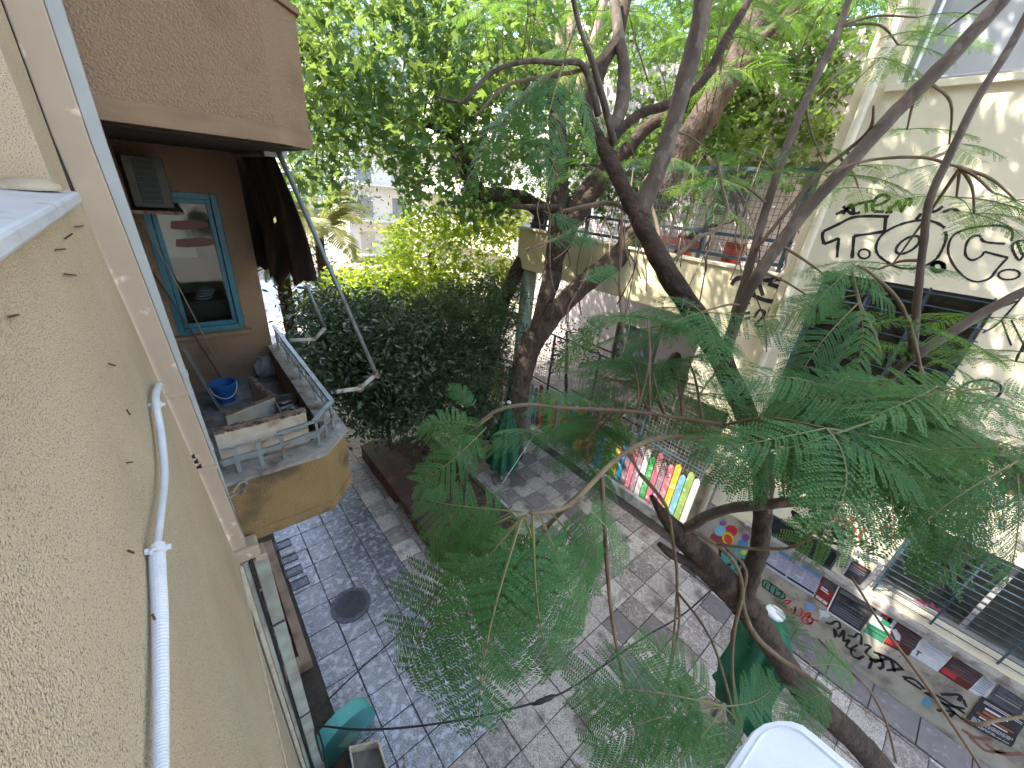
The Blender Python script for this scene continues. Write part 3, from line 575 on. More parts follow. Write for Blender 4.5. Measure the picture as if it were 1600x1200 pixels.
# drum axis along the street; diameter chosen from the picture
def place_sign():
    c0=at(535,1150,5.6); return c0
c=place_sign(); R_=.47; th=.10; u=np.array([ax[1],-ax[0],0]); v=np.array([0,0,1.])
def ring(r,o,n=40): return [c+ax*o+r*(math.cos(t)*u+math.sin(t)*v) for t in np.linspace(0,2*math.pi,n,endpoint=False)]
n=40; q=MB(); L3=[ring(R_,-th),ring(R_,th)]; q.add([p for l in L3 for p in l],[(j,(j+1)%n,n+(j+1)%n,n+j) for j in range(n)]); o=q.build('rim',tq,sg,smooth=True); setp(o,sg)
q=MB(); q.add(ring(R_-.004,-th-.001)+ring(R_-.02,-th-.008),[(j,(j+1)%n,n+(j+1)%n,n+j) for j in range(n)]+[tuple(range(n,2*n))]); q.build('face',tq2,sg)
q=MB(); q.add(ring(R_-.004,th+.001)+ring(R_-.02,th+.008),[(j,(j+1)%n,n+(j+1)%n,n+j) for j in range(n)]+[tuple(range(n,2*n))]); q.build('face',tq2,sg)
for k in range(5): 
    a=c-ax*(th+.010)+u*(-.12+.02*k)+v*(.10-.045*k); MB().bar(a,a+u*.2+v*.03,.006,.003,up=ax).build('lettering_line',mat('pale_print',(.45,.5,.45),.6),sg)
MB().bar(c-u*R_*.98,np.array([-.13,c[1]-.03,c[2]]),.06,.08).build('bracket',tq,sg,bevel=.005)
# box planter / ledge under the sign
bx=thing('cream_box','open grey box with a cream edge on the pavement under the round sign','box')
P=[onz(a,b,.75) for a,b in ((548,1168),(590,1160),(612,1230),(560,1240))]
q=MB(); q.add([(*p[:2],.0) for p in P]+[(*p[:2],.75) for p in P],[(0,1,5,4),(1,2,6,5),(2,3,7,6),(3,0,4,7)]); o=q.build('side',whitep,bx); sd=o.modifiers.new('t','SOLIDIFY'); sd.thickness=.03
MB().add([(*p[:2],.60) for p in P],[(0,1,2,3)]).build('inside',cement_dk,bx)
bx2=tag(MB().box(-.15,.42,1.2,2.35,0,.95).build('cream_pedestal',whitep,bevel=.02),'cream masonry pedestal at the foot of the wall under the round sign','pedestal')
# ================= cables over the street
def cable(pts,r,lab):
    P=smooth_path([(*p,r) for p in pts],6); o=MB().tube(P[:,:3],r,6).build('black_cable_or_gap',blackm,smooth=True); tag(o,lab,'cable'); return o
A0=np.array([-.03,2.9,2.6]); 
cable([at(512,1200,4.4),at(500,1150,4.6),at(487,1128,4.7),at(505,1102,4.8),at(560,1048,5.0),at(640,975,5.4),at(700,905,5.8),at(745,850,6.3),at(800,790,7.2)],.010,'thin black cable rising from the wall towards the planter')
cable([at(505,1190,4.4),at(493,1148,4.5),at(500,1135,4.55),at(560,1140,4.4),at(640,1136,4.3),at(740,1121,4.3),at(845,1095,4.5),at(900,1070,4.7),at(1000,1000,5.1),at(1070,958,5.5),at(1130,905,6.0),at(1200,850,6.6)],.011,'thicker black cable with a joint crossing the street to the right wall')
o=MB().tube([at(832,1101,4.45),at(842,1097,4.46),at(860,1090,4.5),at(868,1086,4.52)],[.012,.03,.03,.012],8).build('cable_joint',blackm,smooth=True); tag(o,'black taped joint on the thicker street cable','cable joint')
# ================= school building on the right
XW=8.05
sb=thing('school_building','cream school building on the right with barred windows and graffiti','building')
holes=[(-2.2,1.80,9.12,11.2),(-.22,1.72,3.55,6.66),(-6,-.79,1.78,3.35),(-6,-1.2,4.2,6.66),(-.26,.96,1.66,2.10)]
q=MB(); wall_holes(q,XW,-9,2.22,0,15,holes,.28)
q.add([(XW,2.22,0),(16,2.22,0),(16,2.22,15),(XW,2.22,15)],[(3,2,1,0)]); q.build('wall',cream,sb)
# plinth zone under the ledge is dirtier
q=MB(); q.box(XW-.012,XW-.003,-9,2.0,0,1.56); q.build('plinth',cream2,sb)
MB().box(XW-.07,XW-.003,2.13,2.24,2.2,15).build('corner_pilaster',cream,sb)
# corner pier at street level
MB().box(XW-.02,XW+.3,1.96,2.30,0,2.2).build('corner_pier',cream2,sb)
MB().box(XW-.16,XW+.05,-9,1.22,1.56,1.66).build('ledge',ledgem,sb,bevel=.01)
for a,b in ((-6.2,1.9),): MB().box(XW-.07,XW+.3,a,b,9.03,9.115).build('window_sill',cream,sb,bevel=.008)
gdark=mat('dark_glass_frame',(.05,.055,.06),.5); gl1=glassmat('school_glass',(.8,.82,.82),.06,.6)
greyfr=mat('grey_aluminium',(.30,.29,.29),.45,var=(.26,.25,.25),vs=4); pale=mat('pale_blind',(.42,.41,.36),.55,var=(.35,.34,.30),vs=2,stretch=(1,3,.3)); brownfr=mat('brown_frame',(.13,.07,.045),.6)
def win(y0,y1,z0,z1,X,label,frm,panes,back,bars=None,mull=2):
    w_=thing('window','w','x'); del w_['category']; w_['label']=label; w_.parent=sb
    q=MB(); t=.07
    for a in ((y0,y0+t,z0,z1),(y1-t,y1,z0,z1),(y0+t,y1-t,z0,z0+t),(y0+t,y1-t,z1-t,z1)): q.box(X-.04,X+.02,a[0]+.002,a[1]-.002,a[2]+.002,a[3]-.002)
    q.build('frame',frm,w_)
    for k in range(mull):
        a=y0+t+(y1-y0-2*t)*k/mull; b=y0+t+(y1-y0-2*t)*(k+1)/mull
        MB().box(X-.005,X+.005,a+.03,b-.03,z0+t+.03,z1-t-.03).build('pane',panes,w_)
        if k: MB().box(X-.035,X+.02,a-.03,a+.03,z0+t,z1-t).build('mullion',frm,w_)
    if back: MB().box(X+.03,X+.05,y0-.02,y1+.02,z0-.02,z1+.02).build('blind',back,w_)
    if bars:
        n_,m=bars
        for k in range(n_):
            z=z0+.05+(z1-z0-.1)*k/(n_-1); MB().tube([(XW-.03,y0-.03,z),(XW-.03,y1+.03,z)],.009,5).build('grille_bar',bluem,w_)
        for k in range(m):
            y=y0+.05+(y1-y0-.1)*k/(m-1); MB().box(XW-.022,XW-.008,y-.013,y+.013,z0-.02,z1+.02).build('grille_post',bluem,w_)
win(-2.2,1.80,9.12,11.2,XW+.22,'large grey framed upper window',greyfr,mat('sky_pane',(.42,.44,.46),.12,var=(.34,.37,.40),vs=1.2,spec=.9),None,mull=3)
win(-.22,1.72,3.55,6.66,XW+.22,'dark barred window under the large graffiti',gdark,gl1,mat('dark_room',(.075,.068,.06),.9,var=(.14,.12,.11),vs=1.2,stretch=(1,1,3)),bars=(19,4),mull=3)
win(-6,-.79,1.78,3.35,XW+.25,'low barred window with pale blinds behind the bars',greyfr,gl1,mat('pale_blind2',(.42,.42,.36),.7,var=(.22,.21,.18),vs=1.3,stretch=(1,2.2,.12)),bars=(13,8),mull=5)
win(-6,-1.2,4.2,6.66,XW+.22,'reddish brown framed window at the right edge',brownfr,gl1,pale,bars=None,mull=4)
# black perforated vent
v_=thing('vent_grille','v','x'); del v_['category']; v_['label']='black perforated vent above the newspapers'; v_.parent=sb
MB().box(XW+.02,XW+.05,-.24,.94,1.67,2.09).build('backing',mat('vent_dark',(.012,.013,.016),.7),v_)
q=MB(); 
for a in ((-.26,.96,1.66,1.70),(-.26,.96,2.06,2.10),(-.26,-.22,1.70,2.06),(.92,.96,1.70,2.06)): q.box(XW-.03,XW+.0,*a)
q.build('frame',darkm,v_)
q=MB()
for k in range(34): y=-.20+k*.0335; q.bar((XW-.012,y,1.70),(XW-.012,y+.0,2.06),.007,.006)
for k in range(11): z=1.72+k*.0335; q.bar((XW-.004,-.22,z),(XW-.004,.92,z),.007,.006)
q.build('mesh_wires',darkm,v_,kind='stuff')
# rainwater pipe
dp=thing('rainwater_pipe','cream round rainwater pipe down the corner of the school building','downpipe')
q=MB(); q.tube([(XW-.13,2.04,.1),(XW-.13,2.04,15)],.06,14); q.build('pipe',cream,dp,smooth=True)
for z in (5.2,7.3,9.5,3.2): MB().tube([(XW-.13,2.04,z),(XW-.13,2.04,z+.05)],.072,14).build('pipe_ring',cream,dp)
# square white wall vent near the louvre
lv=thing('louvre_vent','small white louvred vent box on the wall between the windows','vent')
p=onx(1448,712,XW); MB().box(XW-.12,XW-.003,p[1]-.16,p[1]+.16,p[2]-.14,p[2]+.14).build('box',whiteplain,lv,bevel=.01)
for k in range(6): MB().box(XW-.132,XW-.122,p[1]-.12,p[1]+.12,p[2]-.11+k*.04,p[2]-.09+k*.04).build('slat',greym,lv)
# ---------------- graffiti: strokes sprayed on the wall plane
GN=np.array([-1.,0,0])
def spray(strokes,wpx,m,name,label,X=XW-.004,closed=False,sm=6,scale=1.):
    g=MB()
    for s_ in strokes:
        P=[onx(a,b,X) for a,b in s_]
        if len(P)>2: P=list(smooth_path([(*p,0) for p in P],sm)[:,:3])
        d=(P[0]-O)@FW; ribbon(g,P,wpx*d/F,GN,0.)
    o=g.build(name,m,sb); o['label']=label; return o
z8=lambda x,y:(1150+x/3.5556,280+y/3.5556)
def Z(l): return [[z8(a,b) for a,b in s] for s in l]
# letters measured on an enlargement of the wall
T=Z([[(580,245),(640,215),(720,205),(850,208)],[(580,245),(485,290)],[(832,215),(825,290)],[(825,290),(730,305),(655,315)],[(655,315),(650,380),(645,440)],[(485,290),(480,320),(490,360)],[(490,360),(530,345),(572,328)],[(572,328),(565,380),(562,435)]])
spray([s if len(s)<3 else s for s in T],4.2,ink,'graffiti','large outlined letter T of the word T.O.C.',sm=3)
def ell(cx_,cy_,a,b,rot=0,n=18,t0=0,t1=2*math.pi):
    r=math.radians(rot); return [(cx_+a*math.cos(t)*math.cos(r)-b*math.sin(t)*math.sin(r),cy_+a*math.cos(t)*math.sin(r)+b*math.sin(t)*math.cos(r)) for t in np.linspace(t0,t1,n)]
spray(Z([ell(712,415,32,26)]),2.8,ink,'graffiti','round dot after the T')
spray(Z([[(1160,270),(1110,240),(1040,228),(960,238),(880,265),(810,310),(778,370),(790,420),(840,460),(900,490),(970,497),(1040,485),(1110,445),(1150,380),(1168,320),(1160,290)],ell(955,365,75,35,-32)]),3.6,ink,'graffiti','large outlined letter O of the word T.O.C.')
spray(Z([ell(1122,487,34,27),ell(1122,487,30,24)]),5,ink,'graffiti','thick round dot after the O')
spray(Z([[(1530,345),(1535,290),(1490,262),(1400,258),(1290,275),(1210,310),(1180,370),(1185,430),(1225,500),(1280,550),(1340,570),(1410,550),(1450,500),(1510,435)],[(1510,435),(1440,418),(1380,402)],[(1380,402),(1360,430),(1310,450),(1275,420),(1280,360),(1310,320),(1355,312)],[(1355,312),(1375,345),(1440,355),(1495,358)]]),3.2,ink,'graffiti','large outlined letter C of the word T.O.C.',sm=3)
spray(Z([ell(1517,530,60,28,-3)]),2.8,ink,'graffiti','oval dot after the C')
spray(Z([[(1600,340),(1560,345),(1535,370),(1545,410),(1575,450),(1610,400)],[(1560,345),(1590,420)]]),3,ink,'graffiti','partial scrawl at the right edge of the wall')
spray(Z([[(555,195),(620,165),(690,130)],[(595,150),(640,190),(690,185)],[(595,195),(640,140),(655,190)],[(680,135),(760,120)],[(722,125),(725,185)],[(745,150),(800,140),(850,110),(830,88),(790,95),(760,135),(765,175),(820,180)],[(850,150),(860,190)],[(830,190),(880,145),(905,120),(920,180),(950,110),(975,120)],[(975,120),(960,150)],[(1000,225),(1030,190)],[(1040,160),(1100,180),(1150,150)],[(1150,185),(1200,165),(1240,180)]]),4.2,ink,'graffiti','small black scrawled tag ATHENS above the large letters',sm=4)
spray([[(1540,470),(1560,480),(1590,470)],[(1565,500),(1580,540)],[(1580,500),(1600,540)],[(1535,520),(1560,505),(1600,460)]],2.4,ink,'graffiti','thin black scrawl on the narrow wall right of the dark window')
spray([ell(1530,612,35,18,-8)],3.5,ink,'graffiti','black oval scrawl on the narrow wall right of the dark window')
z7=lambda x,y:(1000+x/5,240+y/5)
# tag on the terrace parapet: =2B under an eyebrow stroke
def Z7(l): return [[z7(a,b) for a,b in s] for s in l]
TG=dict(X=8.046)
spray([[(1143,445),(1150,436),(1168,434),(1190,438),(1215,436),(1238,430)],[(1238,430),(1232,455),(1222,470),(1200,470),(1178,462),(1175,455)],[(1168,436),(1160,462)],[(1185,440),(1192,462)],[(1200,443),(1228,452)]],6.5,ink,'graffiti','thick black mask-like scrawl beside the rainwater pipe',X=XW-.01)
spray([[(1163,490),(1172,488)],[(1163,498),(1172,496)],[(1178,497),(1186,485),(1194,487),(1192,495),(1180,508),(1192,510)],[(1203,484),(1198,506)],[(1203,484),(1218,480),(1219,488),(1202,494)],[(1202,494),(1216,493),(1214,502),(1198,506)],[(1160,470),(1172,474)],[(1158,478),(1168,481)]],4,ink,'graffiti','thick black tag =2B on the wall beside the rainwater pipe',X=XW-.01)
# lower wall tags (px measured directly)
z6=lambda x,y:(1100+x/4.8,750+y/4.8)
def Z6(l): return [[z6(a,b) for a,b in s] for s in l]
spray(Z6([[(760,180),(740,200)],[(850,190),(800,195),(830,225),(790,235)],[(825,260),(860,275),(940,300)],[(880,240),(940,275)],[(900,250),(860,300)],[(690,310),(665,240),(700,260),(730,330),(735,290),(770,380)],[(770,300),(740,350)],[(740,300),(850,300),(830,340),(790,350)],[(850,340),(870,430),(900,330)],[(880,350),(970,370)],[(900,400),(960,440),(930,470),(890,430)],[(960,385),(1000,440),(1060,430)],[(980,400),(1100,440)],[(950,470),(1010,480)],[(1020,490),(1060,495)],[(700,290),(800,420),(900,470)]]),4.6,ink,'graffiti','dense black scrawl NS AF above the vent')
spray(Z6([[(905,200),(910,230)],[(960,250),(1000,235),(1010,265),(970,270),(960,250)],[(1060,260),(1030,280),(1070,300),(1040,320)],[(1090,290),(1150,310)],[(1120,300),(1105,330)],[(960,290),(1080,320)],[(1010,300),(980,350)],ell(1090,365,45,26,20),[(1230,380),(1180,390),(1170,440),(1230,470)],[(1310,380),(1360,350),(1430,370)],[(1320,420),(1440,430)]]),3.8,inkred,'graffiti','red letters LOST T.O.C. high on the wall above the vent')
spray(Z6([[(950,350),(1010,350),(1080,385),(1150,430)],[(1130,470),(1200,460),(1160,500)],[(1210,490),(1280,510),(1220,540),(1290,560)],[(1300,560),(1350,590)]]),3.4,ink,'graffiti','black scrawl running down to the silver wrapped poster')
PLX=XW-.016
spray(Z6([[(540,925),(570,930)],[(590,930),(610,905),(650,910),(600,950),(640,1000)],[(650,960),(665,1005),(690,965)],[(690,950),(680,1000),(720,1020),(740,980),(720,960)],[(750,1010),(800,1000),(770,1060),(810,1080)],[(800,1040),(860,1060)],ell(775,1050,40,30,10)]),2.4,inkred,'graffiti','red tag near the pavement under the posters',X=PLX)
z4=lambda x,y:(1300+x/4,900+y/4)
def Z4(l): return [[z4(a,b) for a,b in s] for s in l]
spray(Z4([[(-40,290),(-10,300),(20,285),(45,290),(50,320),(30,330)],[(20,385),(15,330),(40,380),(75,340),(70,410)],[(80,410),(110,400),(90,440),(150,470)],[(100,370),(140,380),(160,360),(185,380),(180,430)],[(160,430),(120,460),(130,500),(180,520)],[(200,430),(240,440),(210,480),(250,520),(230,580)],[(200,500),(160,520)]]),3.2,ink,'graffiti','looping black tag low on the wall under the black poster',X=PLX)
spray(Z4([[(260,475),(370,520),(450,590)],[(260,540),(360,520),(390,600)],[(290,480),(320,560),(290,580)],[(340,590),(440,580)],[(230,520),(320,530)],[(440,630),(520,650),(580,710)],[(450,640),(560,710)],[(580,735),(660,750),(830,860)],[(600,740),(700,800),(830,830)],[(655,840),(760,850),(730,880)],[(680,740),(800,745),(790,780)],[(820,770),(840,820)],[(690,790),(820,900)]]),4,ink,'graffiti','angular black star shaped tag low on the wall',X=PLX)
spray(Z4([[(810,960),(900,1010),(1000,1020)],[(860,1000),(960,1090),(1080,1100)],[(960,1050),(1060,1110),(1190,1110)]]),5,inkbrown,'graffiti','brown strokes by the pavement at the lower right',X=PLX)
q=MB(); P=[onx(*z4(a,b),PLX) for a,b in ell(593,790,30,26,20,12)[:-1]]; q.add(P,[tuple(range(len(P)))]); q.build('blue_paint_blot',mat('blue_blot',(.06,.25,.40),.7),sb)
q=MB(); P=[onx(*z6(a,b),PLX) for a,b in ((450,745),(605,850),(580,895),(430,800))]; q.add(P,[(0,1,2,3)]); q.build('green_tag_ground',mat('green_tag',(.10,.24,.16),.8),sb)
spray(Z6([[(440,800),(455,750),(600,850),(575,890),(440,800)],[(470,770),(455,810)],[(500,790),(490,835)],[(480,760),(520,800)],[(540,810),(530,860),(570,870),(580,840),(545,830)]]),1.8,ink,'graffiti','small tag THO on a green patch',X=PLX-.002)
spray([[(1427,937),(1440,942),(1450,945)],[(1450,945),(1470,952)],[(1440,938),(1446,950)],[(1455,942),(1475,962)]],2.2,mat('magenta_spray',(.35,.03,.13),.7),'graffiti','magenta scrawl on the low barred window',X=XW+.22)
# mural at the corner: bright blots over turquoise
mu=thing('mural','m','x'); del mu['category']; mu['label']='painted mural of bright blots over turquoise at the wall corner'; mu.parent=sb
def blot(cx_,cy_,a,b,rot,col,nm,off):
    P=[onx(*z6(x,y),XW-.014-off) for x,y in ell(cx_,cy_,a,b,rot,16)[:-1]]; MB().add(P,[tuple(range(len(P)))]).build('paint_blot',mat('mural_'+nm,col,.7,var=tuple(c*.8 for c in col),vs=14),mu)
blot(210,650,120,150,20,(.08,.33,.31),'turq',.001); blot(110,450,70,50,30,(.25,.05,.06),'maroon',.002); blot(205,380,48,40,20,(.45,.02,.03),'red',.003)
blot(120,380,45,40,10,(.18,.45,.62),'sky',.004); blot(180,440,42,55,-30,(.55,.50,.06),'yellow',.005); blot(182,445,28,40,-30,(.60,.05,.03),'scarlet',.006)
blot(290,480,42,34,20,(.06,.22,.38),'blue',.003); blot(310,435,28,30,0,(.18,.06,.30),'violet',.004); blot(140,325,25,18,0,(.2,.07,.32),'violet2',.005); blot(300,545,25,16,0,(.5,.55,.05),'lime',.004)
spray(Z6([[(120,530),(115,620)],[(190,510),(160,550)],[(250,570),(265,640)],[(290,590),(265,640)],[(150,650),(190,635),(200,625)],[(110,530),(150,520)]]),4,ink,'graffiti','black letters on the turquoise part of the mural',X=XW-.024)
# ---------------- posters
PX=XW-.017
white_paper=mat('white_paper',(.58,.59,.63),.8,var=(.50,.51,.56),vs=18); blue_paper=mat('pale_newsprint',(.46,.47,.58),.85,var=(.38,.40,.50),vs=14)
blackp=mat('black_print_paper',(.02,.02,.025),.45,var=(.035,.035,.04),vs=10); redp=mat('red_print_paper',(.30,.02,.02),.5,var=(.12,.012,.012),vs=9); darkred=mat('dark_red_paper',(.035,.012,.012),.45,var=(.14,.02,.015),vs=4)
greyp=mat('dark_grey_paper',(.05,.05,.06),.5,var=(.09,.09,.10),vs=8); silver=mat('crumpled_silver_foil',(.55,.56,.60),.3,metal=.8,bump=2,bs=30); greenp=mat('green_print',(.03,.17,.085),.6); redprint=mat('red_print',(.42,.03,.03),.6); wprint=mat('white_print',(.62,.62,.64),.6); gprint=mat('grey_print',(.22,.23,.28),.7); blueprint=mat('blue_print',(.16,.30,.52),.7); orangep=mat('orange_print',(.38,.10,.03),.6)
def poster(q4,m,label,lines=(),X=PX,cat='poster'):
    P=[onx(a,b,X) for a,b in q4]; t=thing('poster',label,cat,'posters pasted on the school wall'); c=sum(P)/4; t.location=c
    q=MB(); B=[p+np.array([.004,0,0]) for p in P]; 
    n_=5; edge=[]
    for i in range(4):
        for k in range(n_):
            p=P[i]*(1-k/n_)+P[(i+1)%4]*(k/n_); edge.append(p+np.array([-.004*random.random(),random.uniform(-.006,.006),random.uniform(-.006,.006)]) if k else p)
    q.add(edge,[tuple(range(len(edge)))]); setp(q.build('sheet',m,t),t)
    for (u0,v0,u1,v1,mm) in lines:
        f=lambda u,v:(P[0]*(1-u)+P[1]*u)*(1-v)+(P[3]*(1-u)+P[2]*u)*v+np.array([-.006,0,0])
        setp(MB().add([f(u0,v0),f(u1,v0),f(u1,v1),f(u0,v1)],[(0,1,2,3)]).build('print',mm,t),t)
    return P
def textlines(u0,u1,v0,v1,n,m,fill=.45,rag=.25):
    r=[]; 
    for k in range(n):
        v=v0+(v1-v0)*k/n; u=u0
        while u<u1-.02:
            l=random.uniform(.04,.14); r.append((u,v,min(u1,u+l),v+(v1-v0)/n*fill,m)); u+=l+.02
            if random.random()<rag*.3: break
    return r
random.seed(5)
P1=textlines(.05,.45,.30,.80,12,gprint)+textlines(.52,.95,.30,.80,12,gprint)+[(.03,.82,.97,.90,blackp),(.03,.04,.5,.09,redprint),(.45,.08,.97,.26,blueprint),(.05,.14,.4,.2,gprint)]
poster([(1201,844),(1244,867),(1226,905),(1192,882)],blue_paper,'pale newspaper sheet on the wall, the one nearer the mural',P1)
poster([(1244.5,867.5),(1286,896),(1271,933),(1226.5,905.5)],blue_paper,'pale newspaper sheet with a red heading, beside the red poster',P1[:-4]+[(.03,.82,.97,.90,blackp),(.03,.02,.3,.09,redprint),(.3,.06,.97,.24,blueprint)])
poster([(1289,895),(1312,912),(1294,950),(1271,934)],redp,'small red and grey poster with white lettering at its foot',[(.1,.05,.9,.40,greyp),(.15,.45,.6,.50,wprint),(.15,.53,.7,.57,wprint),(.1,.84,.85,.94,wprint),(.2,.86,.3,.92,redp),(.5,.86,.6,.92,redp)])
P4=[(.08,.30,.90,.62,greyp)]+textlines(.12,.88,.31,.60,6,wprint,.5)+[(.06,.12+k*.045,.94,.13+k*.045,wprint) for k in range(3)]+[(.08,.68+k*.07,.92,.70+k*.07,gprint) for k in range(4)]
poster([(1313,914),(1372,946),(1344,987),(1293,953)],blackp,'large black poster covered in white lettering, white edged',P4)
q=MB(); 
for a,b in (((1292,955),(1344,989)),((1313,912),(1292,955))): q.bar(onx(*a,PX-.004),onx(*b,PX-.004),.02,.004,up=(1,0,0))
tag(q.build('white_tape',whiteplain),'white tape along the left and lower edge of the large black poster','tape')
poster([(1373,950),(1406,965),(1377,1005),(1348,987)],white_paper,'white poster with a green field and a round red and green emblem',[(.0,.60,1,.98,greenp),(.02,.66,.98,.68,wprint),(.02,.78,.98,.80,wprint),(.25,.08,.72,.22,redprint),(.40,.22,.85,.36,greenp),(.62,.08,.84,.28,blackp),(.3,.36,.95,.44,greenp)])
P6=[(.0,.0,1,.14,darkred)]+[(.05,.2+.11*k,.98,.265+.11*k,greyp) for k in range(5)]+[(.02,.72,.5,.92,redprint),(.5,.2,.95,.24,orangep)]
poster([(1407,966),(1447,988),(1420,1025),(1380,1005)],darkred,'dark red and grey striped poster left of the white notice',P6)
q=MB(); P=[onx(*z4(a,b),PX-.01) for a,b in ((375,335),(400,330),(430,375),(425,405),(400,400),(385,365))]; q.add(P,[tuple(range(6))]); tag(q.build('torn_sticker',white_paper),'torn white and green sticker hanging on the dark red poster','sticker')
P=poster([(1448,989),(1494,1019),(1465,1050),(1421,1022)],white_paper,'plain white notice with a small letter T at its lower left',textlines(.2,.95,.08,.3,4,gprint)+textlines(.1,.9,.36,.66,4,mat('faint_print',(.42,.43,.47),.7))+[(.10,.70,.28,.74,ink),(.17,.74,.21,.90,ink)])
poster([(1495,1020),(1541,1050),(1512,1079),(1466,1050)],darkred,'dark red and grey striped poster right of the white notice',P6[:-1]+[(.1,.5,.5,.56,orangep)])
poster([(1542,1051),(1560,1065),(1537,1092),(1512,1078)],white_paper,'narrow crumpled white sheet between two dark posters',textlines(.1,.9,.1,.9,8,gprint))
poster([(1562,1067),(1608,1096),(1592,1122),(1541,1093)],greyp,'dark grey poster with fine white text at the right edge',textlines(.1,.9,.05,.5,9,gprint)+[(.1,.55,.9,.57,wprint)])
poster([(1534,1087),(1604,1128),(1580,1168),(1505,1127)],blackp,'black poster with orange arcs and white text lines, lowest on the right',[(.1,.08+k*.05,.95,.10+k*.05,wprint) for k in range(2)]+[(.2,.25,.7,.31,wprint),(.2,.36,.5,.44,orangep),(.1,.5,.9,.54,orangep),(.2,.58,.8,.62,wprint)]+textlines(.1,.95,.7,.95,6,wprint,.4),X=PX-.012)
poster([(1331,873),(1362,892),(1344,915),(1317,898)],blackp,'small black poster framed by torn silver foil beside the vent',[(.15,.15,.85,.19,orangep),(.1,.3,.9,.33,gprint),(.1,.4,.9,.43,gprint),(.1,.5,.7,.53,gprint)],X=XW-.02)
q=MB(); 
for (a,b) in (((1334,862),(1352,868)),((1352,868),(1376,880)),((1376,880),(1366,897)),((1366,897),(1345,918)),((1331,870),(1316,896)),((1340,864),(1364,874))):
    A_,B_=onx(*a,XW-.024),onx(*b,XW-.03); q.bar(A_,B_,.055,.015,up=(1,0,0))
o=q.build('foil_strips',silver,bevel=.004); tag(o,'torn silver foil strips around the small black poster','foil')
for k,(px,py,lab) in enumerate([(1266,948,'scrap of torn dark blue and white paper under the newspapers'),(1288,960,'torn white star shaped paper scrap near the red tag')]):
    q=MB(); P=[onx(px+a,py+b,PX-.006) for a,b in ((-9,-8),(2,-5),(10,2),(4,6),(-2,3),(-8,8),(-6,0))]; q.add(P,[tuple(range(7))]); tag(q.build('paper_scrap',white_paper if k else blueprint),lab,'paper scrap')
q=MB()
for k in range(14):
    u=k/13; px=1188+u*80; py=893+u*54; P=[onx(px+random.uniform(-6,6),py+random.uniform(-5,5),PX-.001-.0004*k) for _ in range(3)]; q.add(P,[(0,1,2)])
for k in range(22):
    u=k/21; px=1376+u*120; py=1012+u*68; P=[onx(px+random.uniform(-9,9),py+random.uniform(-5,5),PX-.001-.0004*k) for _ in range(3)]; q.add(P,[(0,1,2)])
q.build('torn_paper_remnants',mat('torn_paper',(.42,.36,.36),.8,var=(.22,.10,.12),vs=26,stain=(.1,.14,.22),ss=15),sb,kind='stuff')
# gutter strip of larger grey slabs at the foot of the wall
st=MB().box(7.42,8.03,-9,1.9,.0,.012).build('kerb_strip',joint,kind='structure')
for k in range(13):
    y=-6.5+k*.62; MB().box(7.43+random.uniform(0,.01),8.02,y,y+.60,.013,.03+random.uniform(0,.005)).build('kerb_slab',tile_d,st)
# ================= school yard: terrace, column, fences
yg=MB().box(8.45,30,2.32,34,-.05,.12).build('yard_ground',yard_m,kind='structure')
tc=thing('terrace','raised cream terrace on columns over the school yard','terrace')
TZ0,TZ1=5.34,6.45
q=MB(); q.box(8.05,8.25,2.26,9.3,TZ0,TZ1); q.build('parapet',yellow,tc,bevel=.02)
MB().box(8.0,8.30,2.26,9.32,TZ1+.003,TZ1+.05).build('coping',cream,tc)
MB().box(8.25,13.4,2.26,9.3,TZ0+.35,TZ0+.6).build('slab',cream,tc)
MB().box(8.27,13.4,2.26,9.28,TZ0+.604,TZ0+.64).build('deck',mat('terrace_floor',(.42,.36,.36),.8,var=(.33,.28,.28),vs=3),tc)
MB().box(8.052,8.22,2.26,3.30,3.7,TZ0-.003).build('side_wall',cream,tc)
for y in (9.0,):
    MB().tube([(8.35,y,.1),(8.35,y,TZ0+.36)],.23,26).build('column',greenc,tc,smooth=True)
spray([[(805,505),(815,503),(812,512),(806,518)],[(818,505),(820,516),(824,506)],[(806,522),(818,519)],[(806,545),(808,530),(815,545),(817,530)],[(820,530),(826,532),(822,545)]],1.8,ink,'graffiti','small black tag on the sage column',X=8.14)
bb=thing('yard_building','pale low building with railings behind the school yard','building')
q=MB(); wall_holes(q,13.6,1,14,0,11.5,[(3,4.2,7.3,8.8),(5.4,6.6,7.3,8.8),(8,9.2,7.3,8.8),(10.5,11.7,7.3,8.8),(3,5,1,3),(7,9,1,3)],.2); q.build('wall',mat('lilac_wall',(.50,.45,.46),.85,var=(.42,.37,.38),vs=1.5),bb)
for y0,y1,z0,z1 in [(3,4.2,7.3,8.8),(5.4,6.6,7.3,8.8),(8,9.2,7.3,8.8),(10.5,11.7,7.3,8.8),(3,5,1,3),(7,9,1,3)]:
    f_=MB().box(13.72,13.76,y0,y1,z0,z1).build('window',mat('far_glass',(.12,.14,.16),.15),bb)
q=MB(); q.tube([(13.45,6.9,6),(13.45,6.9,11)],.07,8); q.build('pipe',whiteplain,bb)
MB().box(8.3,14,9.35,9.5,.1,5.3).build('end_wall',cream2,tc) if False else None
